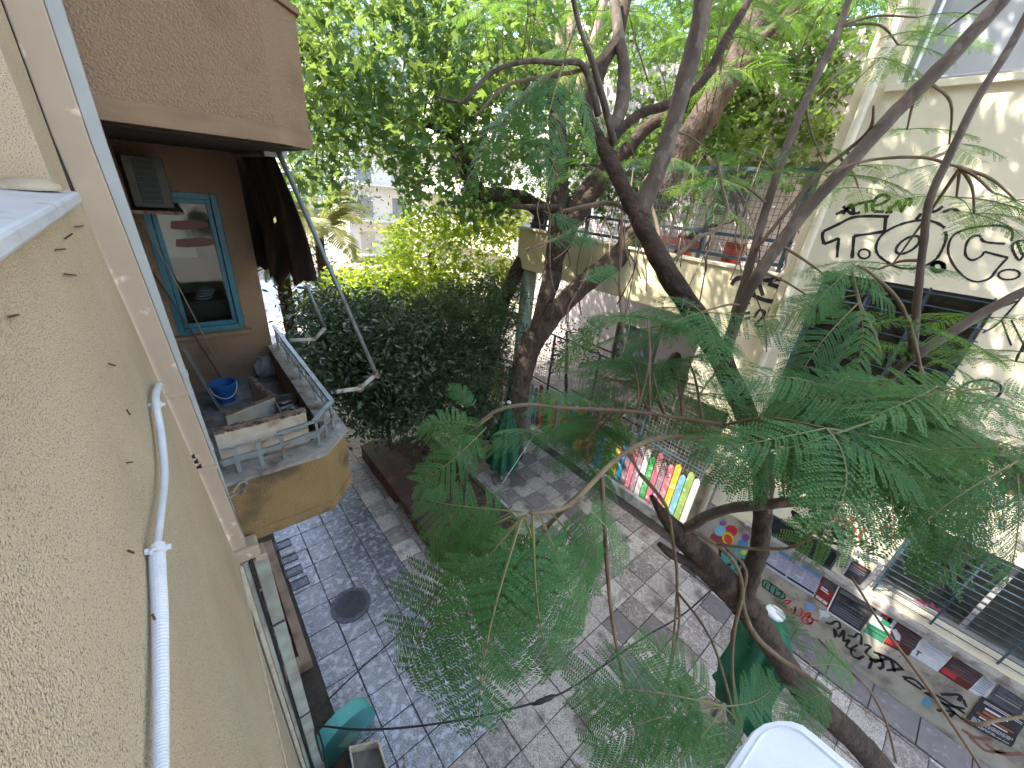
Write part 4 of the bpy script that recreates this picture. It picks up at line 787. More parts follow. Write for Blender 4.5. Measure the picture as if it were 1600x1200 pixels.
# terrace rail and mesh fence
tf=thing('terrace_fence','dark blue wire mesh fence along the raised terrace edge','fence')
yA,yB=2.35,9.0; FX=8.20
for y in (2.4,3.9,5.4,6.9,8.4): MB().box(FX-.03,FX+.03,y-.03,y+.03,TZ1+.05,8.1).build('post',bluem,tf)
for z in (8.1,7.0,6.62): MB().box(FX-.028,FX+.028,yA,yB,z-.03,z+.03).build('rail',bluem,tf)
q=MB()
for k in range(76): y=yA+k*.088; q.bar((FX,y,6.65),(FX,y,8.08),.008,.008)
for k in range(14): z=6.70+k*.1; q.bar((FX+.01,yA,z),(FX+.01,yB,z),.008,.008)
q.build('wire_mesh',bluem,tf,kind='stuff')
# painted picket fence along the street with mesh above
pf=thing('picket_fence','school yard fence of brightly painted boards on a white base wall','fence')
MB().box(8.18,8.42,2.34,13.6,0,.30).build('base_wall',mat('white_base',(.62,.60,.57),.8,var=(.45,.43,.40),vs=3,stain=(.2,.18,.16),ss=4),pf)
pal=dict(green=(.04,.40,.08),yellow=(.75,.55,.02),blue=(.02,.35,.60),mauve=(.35,.20,.27),pink=(.60,.16,.22),white=(.68,.68,.66),red=(.55,.05,.04),orange=(.65,.28,.03),sky=(.18,.48,.62),navy=(.02,.09,.26),lime=(.30,.48,.10),purple=(.16,.05,.14))
seq=['white','lime','sky','yellow','pink','mauve','pink','green','white','mauve','pink','mauve','blue','yellow','green','lime','sky','blue','red','pink','red','orange','yellow','green','blue','orange','yellow','white','pink','yellow','green','orange','red','blue','white','sky','yellow','navy','blue','purple','navy','white','red','green','yellow','white','blue','pink']
pal={a:tuple(q_*.6+.02 for q_ in b) for a,b in pal.items()}
for k,cn in enumerate(seq):
    y=2.45+k*.165
    if k>30: y=2.45+30*.165+(k-30)*.2
    col=pal[cn]; m=mat('picket_'+cn,col,.5,var=tuple(c*.75 for c in col),vs=6,stain=tuple(min(1,c*.6+.25) for c in col),ss=9,sp=(.54,.68))
    h=1.70+.12*math.sin(k*2.4); MB().add([(8.285,y-.072,.31),(8.315,y-.072,.31),(8.315,y+.072,.31),(8.285,y+.072,.31),(8.285,y-.072,h),(8.315,y-.072,h),(8.315,y+.072,h),(8.285,y+.072,h),(8.285,y,h+.08),(8.315,y,h+.08)],[(0,3,2,1),(0,1,5,4),(2,3,7,6),(0,4,8,7,3),(1,2,6,9,5),(4,5,9,8),(8,9,6,7)]).build('picket',m,pf)
for z in (.62,1.35): MB().box(8.32,8.35,2.36,13,z-.03,z+.03).build('rail',greym,pf)
# tall mesh fence behind
mf=thing('mesh_fence','tall dark wire mesh fence behind the painted boards','fence')
for k in range(7): MB().box(8.44,8.49,2.4+k*1.75,2.45+k*1.75,.1,3.6).build('post',bluem,mf)
for z in (3.58,1.9): MB().box(8.445,8.485,2.4,13,z-.02,z+.02).build('rail',bluem,mf)
q=MB()
for k in range(110): y=2.4+k*.097; q.bar((8.46,y,.3),(8.46,y,3.56),.007,.007)
for k in range(33): z=.35+k*.097; q.bar((8.468,2.4,z),(8.468,13,z),.007,.007)
q.build('wire_mesh',greym,mf,kind='stuff')
# white lattice panel and bars in the yard
lt=thing('white_lattice','low white lattice panel standing in the school yard','lattice')
a=onx(850,535,9.6); q=MB()
for k in range(24): q.bar((9.6+k*.02,7.8-k*.10,.15),(9.6+k*.02,7.8-k*.10,.95),.02,.02)
for k in range(8): q.bar((9.6,7.8,.2+k*.1),(10.06,5.5,.2+k*.1),.02,.02)
q.build('lattice_bars',whiteplain,lt,kind='stuff'); 
for (x,y) in ((9.6,7.8),(10.06,5.5)): MB().box(x-.03,x+.03,y-.03,y+.03,.12,1.05).build('post',whiteplain,lt)
rb=thing('bar_railing','pale vertical bar railing under the terrace','railing')
for k in range(30): MB().bar((11.5,4.0+k*.17,.12),(11.5,4.0+k*.17,2.5),.025,.025).build('bar',mat('beige_bars',(.48,.42,.30),.6),rb)
for z in (.3,2.5): MB().box(11.48,11.52,3.9,9.1,z-.025,z+.025).build('rail',darkm,rb)
MB().box(11.7,11.9,7.5,13,.12,3.2).build('yard_back_wall',mat('beige_wall',(.52,.45,.31),.85,var=(.45,.38,.26),vs=2),rb) if False else None
# stacked chairs / colourful things on the terrace deck
for k,(y,col,lab) in enumerate([(3.6,(.5,.07,.03),'red plastic chair on the terrace nearest the school'),(4.7,(.5,.1,.03),'orange red plastic chair on the terrace by the second fence post'),(6.3,(.62,.25,.04),'orange wooden chair on the terrace farther along')]):
    ch=thing('terrace_chair',lab,'chair','chairs on the terrace',loc=(8.9,y,TZ0+.64)); m=mat('chair%d'%k,tuple(c*.5 for c in col),.5); z=TZ0+.645; x=8.9
    for sx in (-.18,.18):
        for sy in (-.18,.18): setp(MB().bar((x+sx,y+sy,z),(x+sx*.9,y+sy*.9,z+.42),.03).build('leg',m,ch),ch)
    setp(MB().box(x-.2,x+.2,y-.2,y+.2,z+.42,z+.45).build('seat',m,ch,bevel=.01),ch); setp(MB().box(x+.17,x+.2,y-.2,y+.2,z+.45,z+.85).build('backrest',m,ch,bevel=.01),ch)
bn=thing('terrace_banner','long dark orange banner tied low on the terrace fence','banner'); MB().box(FX-.045,FX-.035,3.9,5.6,6.66,6.82).build('cloth',mat('banner',(.14,.05,.04),.8,var=(.10,.05,.06),vs=5),bn)
for y in (3.9,5.6): MB().bar((FX-.04,y,6.8),(FX-.0,y,7.0),.012).build('tie',blackm,bn)
# ================= planter of painted masonry with a hollow step
rp_=thing('red_planter','long low red painted masonry planter bench with sooty top','planter')
MB().box(2.98,3.75,4.9,9.6,.40,.47).build('top_slab',redtop,rp_,bevel=.02)
bw=.24
for r in range(5):
    y=4.92+(r%2)*.12
    while y<9.55:
        y2=min(y+bw-.012,9.58)
        if not (6.3<y<7.25 and r<4): MB().box(3.0+random.uniform(0,.008),3.14,y,y2,.01+r*.078,.078+r*.078).build('brick',redb,rp_)
        y+=bw
MB().box(3.02,3.13,4.94,9.56,.012,.39).build('mortar',mat('mortar_red',(.09,.04,.03),.9),rp_) if False else None
MB().box(3.16,3.72,4.94,9.56,.01,.396).build('core',redb,rp_)
bd=thing('tree_bed','square earth bed edged with mossy kerbs behind the red planter','tree bed')
MB().box(3.78,5.0,4.9,9.4,.0,.20).build('soil',soil,bd)
for a in ((3.77,3.87,4.9,9.5),(5.0,5.1,4.9,9.5),(3.87,5.0,7.2,7.3),(3.87,5.0,4.8,4.9),(3.87,5.0,9.42,9.52)): MB().box(a[0],a[1],a[2],a[3],.0,.26).build('kerb',mossy,bd,bevel=.012)
litter=MB()
for k in range(260):
    x=random.uniform(3.85,4.98); y=random.uniform(4.95,9.35); a=random.random()*6.3; s=random.uniform(.02,.05); litter.add([(x+s*math.cos(a),y+s*math.sin(a),.205),(x-s*.5*math.sin(a),y+s*.5*math.cos(a),.225),(x-s*math.cos(a),y-s*math.sin(a),.21),(x+s*.5*math.sin(a),y-s*.5*math.cos(a),.215)],[(0,1,2,3)])
litter.build('leaf_litter',leafmat('litter',(.10,.045,.02),(.2,.12,.05),.1,(.2,.1,.04)),bd,kind='stuff')
# ================= umbrellas
def umbrella(top,h,mt,label,r0,tilt=0,messy=0):
    u=thing('closed_umbrella',label,'umbrella','closed green umbrellas',loc=(top[0],top[1],0)); x,y,z=top
    def fold(a,zz):
        k=min(1,max(0,(h-zz)/h*2.2)); return 1+.20*k*math.cos(8*a+.6*math.sin(3*a))+.12*k*math.cos(5*a+zz*2)+messy*k*.28*math.sin(2*a+zz*4.0)
    prof=[(r0*1.02,0),(r0*1.05,.05),(r0*.98,h*.2),(r0*.86,h*.4),(r0*.66,h*.60),(r0*.50,h*.72),(r0*.46,h*.76),(r0*.42,h*.82),(r0*.26,h*.93),(r0*.13,h),(0.0,h+.01)]
    if messy: prof=prof[:4]+[(r0*.80,h*.60),(r0*.76,h*.72),(r0*.74,h*.80),(r0*.66,h*.88),(r0*.52,h*.95),(r0*.34,h),(0.0,h+.01)]
    q=MB(); q.lathe(prof,(x,y,z-h),72,fold=fold)
    q.v=[(a+tilt*(z-c),b-messy*.10*(z-c),c) for a,b,c in q.v]
    setp(q.build('canopy',mt,u,smooth=True),u)
    setp(MB().tube([(x,y,.08),(x,y,z-.1)],.024,10).build('pole',whiteplain if messy==0 else greym,u,smooth=True),u)
    cs=2.1 if messy else 1.0
    setp(MB().lathe([(.05*cs,-.01),(.055*cs,.03),(.04*cs,.05),(.0,.055)],(x,y,z+.01),20).build('cap',whiteplain,u,smooth=True),u)
    setp(MB().lathe([(.25,0),(.25,.05),(.22,.08),(0,.08)],(x,y,.0),24).build('base',cement,u),u)
    setp(MB().tube([(x+(r0*.58)*math.cos(t)*1.05+tilt*h*.3,y+(r0*.58)*math.sin(t)*1.05,z-h*.32) for t in np.linspace(0,6.283,25)],.012,5,cap=False).build('strap',mt,u),u)
    return u
T1=onz(795,630,2.55)
umbrella(T1,1.95,green_cloth2,'closed dark green umbrella beside the tree trunk, pleated, far end of the street',.38)
T2=onz(1210,960,2.65)
umbrella(T2,1.7,green_cloth,'closed bright green umbrella with a white cap behind the leaning trunk',.36,tilt=-.06,messy=1)
a=onz(838,675,2.2); b=onz(785,755,1.1)
tag(MB().tube([a,b],.006,5).build('white_string',whiteplain),'white string stretched slantwise across the pleated umbrella','string')
# grey dome cover with black knob
dm=thing('domed_grill','grey domed lid with black knob on a dark stand left of the pleated umbrella','grill')
c=onz(762,668,1.0); x,y=c[0],c[1]; dmm=mat('grey_enamel',(.30,.32,.36),.35,var=(.24,.26,.30),vs=4)
setp(MB().lathe([(.36,.0),(.36,.05),(.33,.16),(.25,.27),(.14,.33),(0,.345)],(x,y,.88),32).build('lid',dmm,dm,smooth=True),dm)
setp(MB().lathe([(.03,.0),(.05,.03),(.05,.07),(.02,.09),(0,.09)],(x,y,1.22),16).build('knob',blackm,dm,smooth=True),dm)
setp(MB().lathe([(.12,-.22),(.28,-.14),(.36,-.02),(.37,0)],(x,y,.87),32).build('bowl',blackm,dm,smooth=True),dm)
for k in range(3):
    t=k*2.1+.4; setp(MB().tube([(x+.25*math.cos(t),y+.25*math.sin(t),.7),(x+.36*math.cos(t),y+.36*math.sin(t),0.0)],.018,6).build('leg',darkm,dm),dm)
setp(MB().tube([(x+.37*math.cos(t),y-.05+.30*math.sin(t),.98+.10*math.cos(t*2)) for t in np.linspace(-2.6,-.3,12)],.014,6).build('handle',blackm,dm,smooth=True),dm)
# ================= buildings far up the street
def facade(name,label,x0,x1,y0,y1,z1,m,face,cols,rows,balc=True):
    b=thing(name,label,'building'); MB().box(x0,x1,y0,y1,0,z1).build('wall',m,b)
    gm=mat('far_window',(.22,.24,.26),.2); sh=mat('far_shutter',(.45,.43,.40),.7)
    for r in range(rows):
        z=1+r*3.1
        if z+2>z1: break
        for k in range(cols):
            if face=='-y':
                c=x0+(x1-x0)*(k+.5)/cols; MB().box(c-.7,c+.7,y0-.03,y0-.002,z,z+1.8).build('window',gm if (k+r)%3 else sh,b)
            elif face=='-x':
                c=y0+(y1-y0)*(k+.5)/cols; MB().box(x0-.03,x0-.002,c-.7,c+.7,z,z+1.8).build('window',gm if (k+r)%3 else sh,b)
            else:
                c=y0+(y1-y0)*(k+.5)/cols; MB().box(x1+.002,x1+.03,c-.7,c+.7,z,z+1.8).build('window',gm if (k+r)%3 else sh,b)
        if balc:
            if face=='-y': MB().box(x0+.3,x1-.3,y0-1.1,y0-.04,z-.35,z-.2).build('balcony',m,b)
            elif face=='-x': MB().box(x0-1.1,x0-.04,y0+.3,y1-.3,z-.35,z-.2).build('balcony',m,b)
    return b
fw_=mat('far_white',(.70,.68,.64),.85,var=(.62,.60,.56),vs=.5); fb_=mat('far_cream',(.60,.54,.43),.85,var=(.52,.47,.37),vs=.5); fg_=mat('far_grey',(.70,.71,.73),.85,var=(.62,.63,.65),vs=.5)
facade('white_block','tall white apartment block glimpsed through the foliage at the end of the street',13.5,27,40,50,20,fw_,'-y',4,6)
facade('cream_block','cream apartment block beyond the school yard, behind the trees',17,26,14,34,15,fb_,'-x',6,5)
facade('grey_block','grey blue house front beside the palm at the far left side of the street',-8,2.8,32,44,14,fg_,'-y',3,4)
# ================= trees
random.seed(21); np.random.seed(21)
rach=mat('frond_stalk',(.16,.20,.06),.6,var=(.22,.17,.10),vs=2)
def frond_mesh(name,m,seed,n=17,nl=17,hexa=True,droop=.22,bow=.08):
    R=random.Random(seed); V=[]; Fc=[]
    def put(vs,fs):
        b=len(V); V.extend(vs); Fc.extend([tuple(b+i for i in f) for f in fs])
    def rp(t): return np.array([t,bow*math.sin(t*2.6)*R_s,-droop*t*t])
    R_s=R.choice((-1,1))
    pts=[rp(t) for t in np.linspace(0,1,9)]; q=MB(); q.tube(pts,[.0075,.007,.006,.0055,.005,.0045,.004,.003,.002],4,cap=False); put([np.array(v) for v in q.v],q.f); LL=.02; nr=len(Fc)
    for i in range(n):
        t=.16+.82*(i+.5*R.random()*.3)/n; p=rp(t); T=nrm(rp(min(1,t+.02))-rp(t-.02)); u=(t-.16)/.84
        ln=.30*(math.sin(math.pi*(.20+.74*u)))**.8*(.92+.16*R.random())
        for sd in (-1,1):
            if R.random()<.03: continue
            ang=math.radians(68-28*u+R.uniform(-6,6)); N=np.array([0,0,1.])
            side=nrm(np.cross(N,T))*sd; D=nrm(T*math.cos(ang)+side*math.sin(ang)); dr=R.uniform(.12,.42); l=ln*R.uniform(.9,1.08)
            cv=R.uniform(.05,.22)
            def pp(s): return p+D*l*s+T*cv*l*s*s+np.array([0,0,-dr*l*s*s+.03*l*s])
            b=len(V); a0=pp(0); a1=pp(.55); a2=pp(1.); w_=.0022; V.extend([a0-T*w_,a0+T*w_,a1+T*w_*.8,a1-T*w_*.8,a2]); Fc.extend([(b,b+1,b+2,b+3),(b+3,b+2,b+4)])
            m_=max(5,int(nl*l/.28)); LL=.0275 if hexa else .031
            for k in range(m_):
                s=(k+.7)/m_; c=pp(s); d2=nrm(pp(min(1,s+.04))-pp(s-.04)); sp_=l/m_; ll=(LL if s<.72 else LL*(1.5-s*.75)) *(.9+.2*R.random())
                nn=nrm(np.array([R.uniform(-.18,.18),R.uniform(-.18,.18),1]))
                for s2 in (-1,1):
                    sv=nrm(np.cross(nn,d2))*s2; e=nrm(sv+d2*.42+np.array([0,0,R.uniform(-.14,.08)])); wd=d2*sp_*(.62 if hexa else .6)
                    b=len(V)
                    if hexa: V.extend([c,c+e*ll*.35+wd,c+e*ll*.75+wd*.72,c+e*ll,c+e*ll*.7-wd*.55,c+e*ll*.3-wd*.55]); Fc.append(tuple(range(b,b+6)))
                    else: V.extend([c,c+e*ll*.5+wd*.9,c+e*ll,c+e*ll*.5-wd*.7]); Fc.append(tuple(range(b,b+4)))
    me=bpy.data.meshes.new(name); me.from_pydata([tuple(v) for v in V],[],Fc); me.materials.append(m); me.materials.append(rach)
    mi=[0]*len(Fc); mi[:nr]=[1]*nr; me.polygons.foreach_set('material_index',mi); return me
fern=leafmat('fern_leaf',(.040,.128,.048),(.070,.18,.060),.32,(.17,.36,.08),.5,spec=.22)
fernb=leafmat('fern_leaf_bright',(.045,.14,.03),(.07,.17,.035),.45,(.24,.42,.05),.45)
FH=[frond_mesh('frond_leaf',fern,s,n=13,nl=21,droop=.16+.06*(s%3)) for s in range(6)]
FMd=[frond_mesh('frond_leaf_light',fern,40+s,n=12,nl=14,hexa=False,droop=.25+.08*(s%3)) for s in range(6)]
FBr=[frond_mesh('frond_leaf_bright',fernb,80+s,n=12,nl=13,hexa=False,droop=.25+.08*(s%3)) for s in range(5)]
class Tree:
    def __init__(s,name,label,base,cat='tree'):
        s.r=thing(name,label,cat); s.pts=[]; s.tw=MB(); s.nf=0; s.extra=[]
    def limb(s,name,rows,m,n=10,k=5,jit=.05,tobase=None):
        P=[]
        for i,(px,py,d,rp) in enumerate(rows):
            a_=rows[max(i-1,0)]; b_=rows[min(i+1,len(rows)-1)]; p=at(px,py,d); P.append((*p,rp*(.86 if m is bark_d else 1)*d/F/stretch(px,py,b_[0]-a_[0],b_[1]-a_[1])))
        if tobase is not None: P=[tobase]+P
        Q=smooth_path(P,k)
        for i in range(1,len(Q)): Q[i,:3]+=np.random.uniform(-1,1,3)*Q[i,3]*.07; Q[i,3]*=1+random.uniform(-jit,jit)
        q=MB(); q.tube(Q[:,:3],np.maximum(Q[:,3],.002),n); o=q.build(name,m,s.r,smooth=True)
        s.pts+= [q_[:3] for q_ in Q]; return Q
    def frond(s,base,tip,L=None,mesh=None,up=(0,0,1),twist=0.,bright=False):
        base=np.array(base); tip=np.array(tip); L=L or np.linalg.norm(tip-base); x=nrm(tip-base); u=np.array(up,float)
        if abs(x@u)>.93: u=u+np.array([.3,-.5,0])
        y=nrm(np.cross(u,x)); z=np.cross(x,y); 
        if twist: y,z=y*math.cos(twist)+z*math.sin(twist),z*math.cos(twist)-y*math.sin(twist)
        M=Matrix(((x[0]*L,y[0]*L,z[0]*L,base[0]),(x[1]*L,y[1]*L,z[1]*L,base[1]),(x[2]*L,y[2]*L,z[2]*L,base[2]),(0,0,0,1)))
        mesh=mesh or random.choice(FBr if bright else FMd)
        if s.nf<299:
            o=bpy.data.objects.new('frond',mesh); C.objects.link(o); o.parent=s.r; o.matrix_world=M; o.matrix_basis=M; s.nf+=1
        else: s.extra.append((mesh,M))
    def twig(s,p,r=.005,src=None):
        P=np.array(s.pts); d=np.linalg.norm(P-p,axis=1); a=P[np.argmin(d)] if src is None else src
        if np.linalg.norm(a-p)>2.6: a=p+nrm(a-p)*.9
        mid=(a+p)/2+np.array([random.uniform(-.08,.08),random.uniform(-.08,.08),random.uniform(-.02,.14)])*min(1,np.linalg.norm(a-p))
        q=smooth_path([(*a,r*2.0),(*mid,r*1.5),(*p,r)],5); s.tw.tube(q[:,:3],q[:,3],5,cap=False); return a
    def cluster(s,px,py,d,nf,L,bright=False,mesh=None,el=(-.25,.25),r=.005,az=None):
        p=at(px,py,d); a=s.twig(p,r); out=p-a; a0=math.atan2(out[1],out[0])
        for k in range(nf):
            t=a0+((k+.5)/nf-.5)*4.6+random.uniform(-.4,.4) if az is None else az+random.uniform(-.7,.7)
            e=random.uniform(*el); D=np.array([math.cos(t)*math.cos(e),math.sin(t)*math.cos(e),math.sin(e)])
            s.frond(p,p+D*L*random.uniform(.75,1.15),bright=bright,mesh=mesh and random.choice(mesh),twist=random.uniform(-.35,.35))
    def finish(s,twm):
        if s.tw.n: s.tw.build('twigs',twm,s.r,smooth=True,kind='stuff')
        if s.extra:
            V=[];FF=[];b=0; cache={}; mats={}
            for me,M in s.extra:
                key=me.name
                if key not in cache:
                    v=np.empty(len(me.vertices)*3); me.vertices.foreach_get('co',v); cache[key]=(v.reshape(-1,3),[tuple(p.vertices) for p in me.polygons])
                v,f=cache[key]; A=np.array(M); w_=v@A[:3,:3].T+A[:3,3]; mats.setdefault(me.materials[0].name,[[],[],0]); g=mats[me.materials[0].name]
                g[0].append(w_); g[1]+= [tuple(i+g[2] for i in q) for q in f]; g[2]+=len(v)
            for mn,g in mats.items():
                me=bpy.data.meshes.new('far_fronds'); me.from_pydata(np.concatenate(g[0]).tolist(),[],g[1]); me.materials.append(MATS.get(mn) or bpy.data.materials[mn]); o=bpy.data.objects.new('far_fronds',me); C.objects.link(o); o.parent=s.r; o['kind']='stuff'
# --- A: the near feathery tree
A=Tree('feathery_tree','near feathery leaved tree whose forked brown trunk leans across from the lower right','A')
g=onz(1470,1330,0)
A.limb('trunk',[(1440,1290,4.9,23),(1375,1200,4.4,23),(1332,1153,4.2,22),(1256,1080,3.98,21),(1214,1020,3.8,21),(1168,950,3.6,24)],bark_d,14,tobase=(*g,.26))
A.limb('limb',[(1180,962,3.62,24),(1120,893,3.5,23),(1075,848,3.4,20),(1045,815,3.3,13),(1030,795,3.25,8),(1018,775,3.2,4)],bark_d,12)
A.limb('limb',[(1150,945,3.58,14),(1110,905,3.5,13),(1082,882,3.45,10),(1050,866,3.4,8),(1030,850,3.35,5)],bark_d,8)
B2=A.limb('limb',[(1158,958,3.6,19),(1168,910,3.5,21),(1186,860,3.4,19),(1192,800,3.3,18),(1192,735,3.1,20),(1170,660,2.9,21),(1140,590,3.0,21),(1095,505,2.95,21),(1045,430,2.9,21),(1000,345,2.9,17),(965,275,2.95,15),(938,222,3.0,14),(916,180,3.08,12),(928,140,3.15,12),(945,95,3.2,11),(968,50,3.3,10),(985,-40,3.4,9)],bark_d,14,k=6)
A.limb('limb',[(1000,335,2.9,14),(1012,305,2.88,13),(1030,260,2.85,13),(1052,190,2.8,13),(1075,110,2.72,14),(1092,40,2.65,14),(1110,-60,2.55,15)],bark_g,12)
A.limb('branch',[(942,235,3.0,11),(968,205,3.0,9),(1000,178,3.05,9),(1045,163,3.1,9),(1085,140,3.1,8),(1110,110,3.1,8),(1135,60,3.1,8),(1170,0,3.1,7),(1190,-50,3.1,7)],bark_d,8)
A.limb('branch',[(958,208,3.0,10),(972,160,3.1,11),(975,110,3.2,10),(968,60,3.2,9),(960,0,3.3,8)],bark_g,8)
A.limb('branch',[(960,225,2.95,6),(930,110,2.7,5),(905,40,2.6,4),(890,-30,2.5,4)],bark_g,6)
A.limb('branch',[(935,180,3.0,6),(912,104,2.95,6),(870,98,2.9,5),(820,96,2.9,5),(770,112,2.9,4),(740,142,2.9,4),(720,160,2.95,3),(680,150,3,2)],bark_g,6)
A.limb('branch',[(965,60,3.1,4),(940,90,3.0,5),(905,110,3.0,4),(850,120,3.0,4),(790,135,3.0,3),(745,180,3.0,2)],twigm,6)
A.limb('branch',[(1128,575,2.9,9),(1150,500,2.72,10),(1176,442,2.6,10),(1250,340,2.45,10),(1320,262,2.35,10.5),(1400,175,2.25,11),(1480,95,2.15,11),(1560,5,2.05,11),(1610,-50,2.0,11)],bark_g,12)
A.limb('branch',[(1148,490,2.72,7),(1170,420,2.65,7),(1190,350,2.6,7),(1215,270,2.6,6.5),(1245,190,2.6,6.5),(1275,120,2.6,6),(1305,60,2.6,6),(1340,-40,2.6,5)],bark_g,10)
A.limb('branch',[(1185,700,3.1,8),(1240,680,2.8,8),(1310,640,2.5,8.5),(1370,605,2.35,8.5),(1430,556,2.2,8),(1510,505,2.1,8),(1580,465,2.0,7),(1660,430,1.95,7)],bark_g,10)
A.limb('branch',[(1425,562,2.2,9),(1432,480,2.1,7.5),(1442,390,2.05,7),(1452,315,2.0,7),(1490,230,1.95,7),(1530,150,1.9,6.5),(1580,70,1.85,6.5),(1630,-30,1.8,6)],bark_g,10)
A.limb('branch',[(1430,560,2.2,3),(1410,480,2.1,4),(1365,430,2.1,3),(1340,415,2.1,2)],twigm,6)
A.limb('branch',[(1445,620,2.15,3),(1435,560,2.1,4),(1420,500,2.1,4)],twigm,6)
A.limb('branch',[(1055,838,3.4,10),(1120,800,3.1,9),(1200,788,2.8,9),(1280,780,2.6,7),(1350,762,2.4,6),(1450,735,2.2,4),(1550,700,2.0,3)],bark_g,8)
tw_=A.limb('branch',[(1165,690,3.05,4),(1110,688,2.6,4),(1060,683,2.2,4),(1010,690,1.9,4),(965,716,1.6,4),(925,755,1.4,4),(895,785,1.25,4),(870,797,1.2,3.5),(828,802,1.15,3)],twigm,7)
A.limb('branch',[(1200,800,3.2,4),(1180,690,2.4,4),(1040,650,2.3,3),(940,640,2.3,3),(870,637,2.3,3),(830,632,2.3,3),(780,640,2.3,3),(745,665,2.3,2.5)],twigm,6)
for rows in ([(1150,1110,3,3),(1144,1040,3.1,3),(1148,980,3.2,4),(1160,925,3.3,4),(1148,880,3.3,3),(1110,845,3.35,3),(1060,820,3.4,3)],
             [(1300,1085,3.2,3),(1262,1058,3.3,4),(1215,1025,3.4,4),(1178,990,3.4,4),(1160,940,3.4,4),(1165,890,3.4,3),(1130,850,3.4,3)],
             [(1056,955,3,2),(1058,900,3,3),(1052,850,3.1,3),(1040,790,3.1,3),(1000,740,3.1,3)],
             [(1400,1190,2.6,2),(1385,1130,2.6,2),(1360,1080,2.6,2),(1330,1050,2.6,2),(1280,1000,3.3,2)],
             [(1580,1280,2.4,2),(1520,1180,2.4,2.5),(1440,1060,2.4,3),(1380,980,2.5,2),(1330,900,2.6,2)],
             [(1600,1120,2.4,3),(1560,1125,2.4,4),(1530,1132,2.4,4),(1508,1125,2.45,3),(1506,1118,2.5,2)],
             [(1300,790,2.6,3),(1250,850,2.9,3),(1190,858,3.1,3),(1120,850,3.3,3)],
             [(1290,270,2.3,2),(1360,250,2.3,2.5),(1440,246,2.2,3),(1500,262,2.1,2)],[(1365,165,2.2,2),(1360,200,2.3,3),(1330,230,2.4,3),(1280,270,2.5,3),(1230,330,2.5,3),(1180,390,2.6,3)]):
    A.limb('twig',rows,twigm,6)
def fr(bx,by,bd,tx,ty,td,mesh=None,tw=0,up=(0,0,1)):
    A.frond(at(bx,by,bd),at(tx,ty,td),mesh=mesh or random.choice(FH),twist=tw,up=up)
UPV=tuple(-FW*.55+np.array([0,0,.6]))
# hero fronds by hand
for a in [(822,806,1.15,588,1118,1.22),(815,808,1.15,772,1205,1.05),(832,804,1.15,905,1100,1.2),(815,800,1.15,640,742,1.35),(800,806,1.15,632,838,1.35),(838,800,1.2,712,995,1.35),
          (760,668,2.2,634,752,2.05),(770,650,2.2,655,700,2.3),(745,665,2.2,640,665,2.3),(745,640,2.3,700,600,2.3),(860,800,1.3,950,960,1.45),(818,806,1.15,700,1010,1.1),(818,806,1.15,852,1030,1.3),(842,800,1.2,985,1005,1.45),(800,800,1.25,700,880,1.3),(900,785,1.3,985,900,1.6),(905,780,1.25,1010,845,1.5),
          (1130,1104,1.5,900,1110,1.45),(1130,1104,1.5,985,1000,1.7),(1130,1104,1.5,1010,1210,1.4),(1130,1104,1.5,1120,1260,1.4),(1130,1104,1.5,930,1190,1.4),(1130,1104,1.5,1240,1060,1.6),(1130,1104,1.5,1190,1200,1.6),
          (1265,1040,2.2,1375,1065,2.3),(1250,1030,2.2,1230,930,2.5),(1300,1085,2.2,1250,1190,2.1),(1310,1075,2.2,1240,1130,2.1),
          (1560,735,1.5,1530,930,1.4),(1590,720,1.4,1440,860,1.45),(1600,700,1.4,1380,720,1.6),(1590,740,1.4,1640,930,1.4),(1540,700,1.6,1330,640,1.9),
          (1322,615,2.0,1180,770,1.9),(1325,612,2.0,1190,620,2.2),(1335,612,2.0,1400,740,1.9),(1345,612,2.0,1480,650,2.0),(1320,612,2.0,1290,780,1.8),
          (1345,470,2.1,1260,600,2.1),(1340,465,2.1,1350,600,2.0),(1345,460,2.1,1200,500,2.3),(1335,415,2.1,1270,500,2.1),(1330,410,2.1,1420,470,2.1),
          (880,100,2.2,860,280,2.2),(870,110,2.2,700,260,2.4),(880,105,2.2,760,170,2.4),(885,100,2.2,960,210,2.4),(905,440,2.3,960,400,2.4),(850,330,2.4,940,350,2.4),(850,380,2.4,930,360,2.4),(960,500,2.3,850,560,2.5)]:
    fr(*a,tw=random.uniform(-.2,.2),up=UPV)
# clusters over regions: x0,x1,y0,y1,d0,d1,number,frond count,length,bright
def region(T,x0,x1,y0,y1,d0,d1,n,nf,L,bright=False,mesh=None,el=(-.25,.25)):
    for _ in range(n): T.cluster(random.uniform(x0,x1),random.uniform(y0,y1),random.uniform(d0,d1),nf,L*random.uniform(.8,1.15),bright,mesh,el)
region(A,1200,1600,600,720,1.8,2.8,18,4,.50,mesh=FH+FMd)
region(A,1290,1640,650,740,1.6,2.4,11,4,.48,mesh=FH+FMd)
for _ in range(16):
    bx,by,bd=random.uniform(1330,1640),random.uniform(590,760),random.uniform(1.5,2.1); fr(bx,by,bd,bx-random.uniform(150,260),by+random.uniform(-40,110),bd+random.uniform(-.1,.3),tw=random.uniform(-.3,.3),up=UPV)
region(A,850,960,590,690,2.4,3.2,8,4,.44)
region(A,960,1100,560,640,2.4,3.4,7,4,.42)
region(A,1080,1180,620,700,3.2,3.8,5,4,.42)
region(A,1230,1330,690,760,2.4,3.0,4,4,.40)
region(A,900,960,640,740,2.3,2.9,2,3,.36)
region(A,980,1120,480,620,2.2,3.0,9,4,.46)
region(A,950,1180,1100,1210,1.6,2.2,4,3,.42)
region(A,780,860,790,900,1.3,1.6,2,3,.36,mesh=FH)
region(A,1420,1600,480,580,2.0,2.4,5,4,.36,bright=True)
